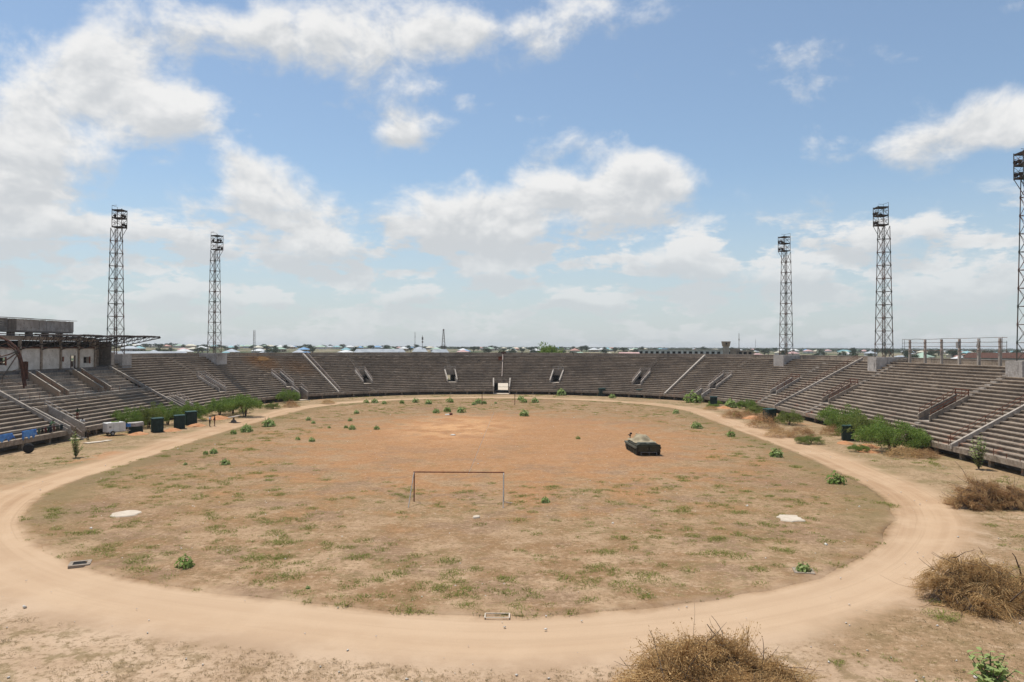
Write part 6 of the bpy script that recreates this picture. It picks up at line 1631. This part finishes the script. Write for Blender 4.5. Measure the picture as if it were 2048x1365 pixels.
# trees of the town
tm = []
for s in range(5):
    V, F = leaf_cloud(800 + s, 1500, tree_shape, 0.055, 26, 0.2)
    tm.append((numpy_mesh('town_tree_crown', V, F, TREEGREEN), stems_mesh(820 + s, 4, 0.28, 0.62, 0.03)))
n_t = 0; tries = 0
while n_t < 290 and tries < 6000:
    tries += 1
    px = random.uniform(250, 2060); D = 450 + 1000 * random.random() ** 1.2
    if 1270 < px < 1490 and D < 600: continue
    x, y = at(px, D)
    if any(math.hypot(x - q[0], y - q[1]) < 9 for q in taken): continue
    taken.append((x, y)); n_t += 1; w = random.uniform(7.0, 12.5)
    ring = 'near' if D < 750 else 'midway' if D < 1100 else 'far'
    t = thing('town_tree', 'dark green %s tree %s' % (ring, where(px)), 'tree', (x, y, float(town_z(x, y)) - 0.3), random.uniform(0, 6), 'trees among the town roofs', (w, w, w * random.uniform(.62, .85))); TL.append((t, px))
    a = tm[n_t % 5]; link('crown', a[0], t); link('trunk', a[1], t)
order_labels(HL); order_labels(TL)
V, F = leaf_cloud(850, 4200, tree_shape, 0.040, 40, 0.2)
x, y = at(1096, 236)
t = thing('rim_tree', 'bushy green tree showing above the far rim right of centre', 'tree', (x, y, 0.0), 0.4, None, (13.5, 11, 15.2))
link('crown', numpy_mesh('rim_tree_crown', V, F, ACACIA), t); link('trunk', stems_mesh(851, 6, 0.3, 0.62, 0.02), t)
for px, lab in ((903, 'green tree seen through the left far entry portal'), (1112, 'green tree seen through the right far entry portal'), (1005, 'dark green tree behind the far rim above the centre rail')):
    x, y = at(px, 236 if px != 1005 else 330)
    t = thing('rim_tree', lab, 'tree', (x, y, -1.0 if px != 1005 else 0), px, None, (9, 9, 7.5) if px != 1005 else (9, 9, 13.5))
    link('crown', ac[0][0] if px != 1005 else tm[0][0], t); link('trunk', ac[0][1] if px != 1005 else tm[0][1], t)
# the far plain: scrub and roofs that merge into one mass
r = np.random.default_rng(31); n = 9000
azs = r.uniform(-0.62, 0.62, n); Ds = 1500 * np.exp(r.random(n) * 1.45)
X = CAM.x + Ds * np.sin(azs); Y = Ds * np.cos(azs); Z = town_z(X, Y)
sz = r.uniform(2.0, 5.5, n) * (Ds / 1800) ** 0.5
Vs = []; Fs = []; o = 0
for x, y, z, s in zip(X, Y, Z, sz):
    d = rnd_dirs(10, r) * np.array([s * 1.5, s * 1.5, s * 0.55]); d[:, 2] = np.abs(d[:, 2]) + s * 0.15
    c = np.array([x, y, z]) + d
    for p in c:
        t_ = rnd_dirs(3, r) * s * 0.75; Vs += list(p + t_ * np.array([1, 1, .6])); Fs.append((o, o + 1, o + 2)); o += 3
so = link('distant_scrub', numpy_mesh('distant_scrub', np.array(Vs), np.array(Fs), TREEGREEN)); so['kind'] = 'stuff'
tag(so, 'hazy band of far scrub and trees along the skyline', 'scrub')

# ---------------------------------------------------------------- people
def person(label, loc, rz, J, cols, cover=None):
    """J: joint positions (pelvis at index 0); cols: shirt, trousers, hair/hat materials"""
    P = J; me = bpy.data.meshes.new('person')
    names = list(P); idx = {n_: i for i, n_ in enumerate(names)}
    E_ = [('pelvis', 'waist'), ('waist', 'chest'), ('chest', 'neck'), ('neck', 'jaw'), ('jaw', 'crown')]
    for s in 'lr': E_ += [('chest', 'sh_' + s), ('sh_' + s, 'el_' + s), ('el_' + s, 'wr_' + s), ('wr_' + s, 'hd_' + s), ('pelvis', 'hip_' + s), ('hip_' + s, 'kn_' + s), ('kn_' + s, 'an_' + s), ('an_' + s, 'toe_' + s)]
    me.from_pydata([P[n_] for n_ in names], [(idx[a], idx[b]) for a, b in E_], [])
    o = bpy.data.objects.new('tmp', me); COL.objects.link(o)
    sk = o.modifiers.new('skin', 'SKIN'); sb_ = o.modifiers.new('sub', 'SUBSURF'); sb_.levels = 1; sb_.render_levels = 1
    RAD = dict(pelvis=(.15, .11), waist=(.14, .10), chest=(.17, .11), neck=(.06, .06), jaw=(.085, .095), crown=(.075, .085), sh=(.075, .075), el=(.052, .052), wr=(.036, .036), hd=(.045, .025), hip=(.10, .10), kn=(.068, .068), an=(.048, .048), toe=(.045, .035))
    for n_ in names:
        me.skin_vertices[0].data[idx[n_]].radius = RAD[n_.split('_')[0]]
    me.skin_vertices[0].data[idx['pelvis']].use_root = True
    dg = bpy.context.evaluated_depsgraph_get(); ev = o.evaluated_get(dg)
    nm = bpy.data.meshes.new_from_object(ev)
    bpy.data.objects.remove(o)
    nm.materials.clear()
    shirt, trs, hair = cols
    for m_ in (shirt, trs, SKIN, hair): nm.materials.append(m_)
    J_ = {k: Vector(v) for k, v in P.items()}
    segs = [(0, 'waist', 'neck'), (0, 'chest', 'sh_l'), (0, 'chest', 'sh_r'), (0, 'sh_l', 'el_l'), (0, 'sh_r', 'el_r'), (2, 'el_l', 'hd_l'), (2, 'el_r', 'hd_r'), (1, 'pelvis', 'waist'), (1, 'pelvis', 'hip_l'), (1, 'pelvis', 'hip_r'), (1, 'hip_l', 'kn_l'), (1, 'hip_r', 'kn_r'), (1, 'kn_l', 'an_l'), (1, 'kn_r', 'an_r'), (3, 'an_l', 'toe_l'), (3, 'an_r', 'toe_r'), (2, 'neck', 'jaw'), (2, 'jaw', 'crown')]
    up = (J_['crown'] - J_['jaw']).normalized()
    for f in nm.polygons:
        c = f.center; best = None
        for m_, a, b in segs:
            A, B = J_[a], J_[b]; t_ = max(0, min(1, (c - A).dot(B - A) / max(1e-6, (B - A).length_squared))); d = (A + (B - A) * t_ - c).length
            if best is None or d < best[0]: best = (d, m_, b)
        mi = best[1]
        if best[2] == 'crown' and (c - J_['jaw']).dot(up) > 0.07: mi = 3
        f.material_index = mi; f.use_smooth = True
    t = link('person', nm, None, loc); t.rotation_euler = (0, 0, rz)
    tag(t, label, 'person')
    e = MB()                                              # face features
    hc = J_['jaw'] + up * 0.055; fw_ = Vector((0, -1, 0))
    e.box(tuple(hc + Vector((0, -0.105, -0.005))), (0.025, 0.035, 0.045))
    e.build('nose', SKIN, t)
    e = MB()
    for s in (-1, 1): e.box(tuple(hc + Vector((s * 0.033, -0.093, 0.018))), (0.022, 0.012, 0.01))
    e.box(tuple(hc + Vector((0, -0.096, -0.045))), (0.045, 0.012, 0.01))
    e.build('face_features', BLACK, t)
    for s, sg in (('l', 1), ('r', -1)):
        h = J_['hd_' + s]; d = (h - J_['wr_' + s]).normalized()
        e = MB(); sd_ = d.cross(Vector((0, 1, 0))); sd_ = sd_.normalized() if sd_.length > .1 else Vector((1, 0, 0))
        for q, L_ in ((-.03, .07), (-.01, .085), (.01, .08), (.03, .065)): e.path([h + sd_ * q * .8, h + sd_ * q + d * L_ * .6, h + sd_ * q + d * L_ + Vector((0, -.02, 0))], [.011, .010, .007], 5)
        e.path([h - d * .03 + sd_ * (-.035), h + sd_ * (-.06) + d * .02, h + sd_ * (-.062) + d * .05], [.012, .011, .008], 5)
        e.build('fingers', SKIN, t)
        MB().box((J_['jaw'].x + sg * 0.09, J_['jaw'].y + 0.01, J_['jaw'].z + 0.05), (0.02, 0.04, 0.06)).build('ear', SKIN, t)
    return t
def stand_pose(arms=(0, 0), step=0.06, lean=0.0):
    J = dict(pelvis=(0, 0, .95), waist=(0, -lean * .3, 1.10), chest=(0, -lean, 1.36), neck=(0, -lean * 1.2, 1.52), jaw=(0, -lean * 1.3 - .02, 1.60), crown=(0, -lean * 1.3 - .02, 1.73))
    for s, g_, a in (('l', 1, arms[0]), ('r', -1, arms[1])):
        J['sh_' + s] = (g_ * .19, -lean, 1.42); J['el_' + s] = (g_ * .25, -lean - .05 - .15 * a, 1.14 + .06 * a); J['wr_' + s] = (g_ * (.25 - .1 * a), -lean - .09 - .33 * a, .90 + .26 * a); J['hd_' + s] = (g_ * (.25 - .12 * a), -lean - .11 - .40 * a, .82 + .34 * a)
        J['hip_' + s] = (g_ * .10, 0, .90); J['kn_' + s] = (g_ * .11, -.03 + g_ * step * .6, .50); J['an_' + s] = (g_ * .11, .02 + g_ * step, .08); J['toe_' + s] = (g_ * .13, -.16 + g_ * step, .04)
    return J
def sit_pose(lean=0.1, dz=0.0):
    J = dict(pelvis=(0, 0, .50), waist=(0, -lean * .4, .66), chest=(0, -lean, .92), neck=(0, -lean * 1.4, 1.07), jaw=(0, -lean * 1.6 - .02, 1.15), crown=(0, -lean * 1.6 - .03, 1.28))
    for s, g_ in (('l', 1), ('r', -1)):
        J['sh_' + s] = (g_ * .19, -lean, .97); J['el_' + s] = (g_ * .27, -lean - .16, .75); J['wr_' + s] = (g_ * .17, -lean - .36, .66); J['hd_' + s] = (g_ * .12, -lean - .43, .64)
        J['hip_' + s] = (g_ * .10, -.02, .48); J['kn_' + s] = (g_ * .14, -.44, .50); J['an_' + s] = (g_ * .13, -.45, .09); J['toe_' + s] = (g_ * .15, -.64, .04)
    return J
C_ = {k: cloth(k, c) for k, c in dict(white=(0.60, 0.60, 0.58), black=(0.02, 0.018, 0.018), rust=(0.16, 0.05, 0.035), green=(0.12, 0.22, 0.12), dark_green=(0.03, 0.06, 0.03), khaki=(0.17, 0.13, 0.08), navy=(0.02, 0.03, 0.07), brown=(0.07, 0.045, 0.03), tan=(0.42, 0.33, 0.20), maroon=(0.12, 0.03, 0.03)).items()}
person('person in white shirt and brown trousers standing by the left track', (-43.9, 115.2, 0.02), R_(80), stand_pose((.3, .5)), (C_['white'], C_['brown'], BLACK))
person('person in black shirt and dark red trousers standing by the left track', (-43.4, 115.9, 0.02), R_(-70), stand_pose((.5, .2), .02), (C_['black'], C_['maroon'], BLACK))
person('person in dark green standing on the terrace above the metal steps', (-57.3, 102.6, ZF + RISE * 2), R_(60), stand_pose((.2, .6)), (C_['dark_green'], C_['rust'], BLACK))
person('person in dark shirt and white shawl sitting at the top of the steps', (-56.0, 101.6, ZF - 0.02), R_(40), sit_pose(.15), (C_['white'], C_['navy'], BLACK))
person('person in khaki with tan hat standing at the foot of the steps', (-54.5, 97.6, 0.12), R_(100), stand_pose((.4, .4)), (C_['khaki'], C_['khaki'], C_['tan']))
person('person in brown uniform standing in front of the metal steps', (-52.6, 97.2, 0.06), R_(150), stand_pose((.6, .3), .03), (C_['khaki'], C_['brown'], BLACK))
person('person in pale green shirt leaning over the terrace rail beside the washing', (-55.75, 94.2, ZF), R_(80), stand_pose((.9, .9), .03, .35), (C_['green'], C_['navy'], BLACK))

# ---------------------------------------------------------------- hazy air over the plain
hz = MB().box((0, 3500, 27), (14000, 12000, 58)).build('haze', EARTH)
hz.data.materials.clear()
hmat = bpy.data.materials.new('haze_air'); hmat.use_nodes = True
ht = hmat.node_tree; ht.nodes.clear()
pv = ht.nodes.new('ShaderNodeVolumePrincipled')
pv.inputs['Color'].default_value = (0.95, 0.98, 1.0, 1); pv.inputs['Density'].default_value = 0.00010; pv.inputs['Anisotropy'].default_value = 0.2
mo = ht.nodes.new('ShaderNodeOutputMaterial'); ht.links.new(pv.outputs[0], mo.inputs['Volume'])
hz.data.materials.append(hmat); hz['kind'] = 'stuff'
tag(hz, 'thin pale haze lying over the whole plain', 'haze')
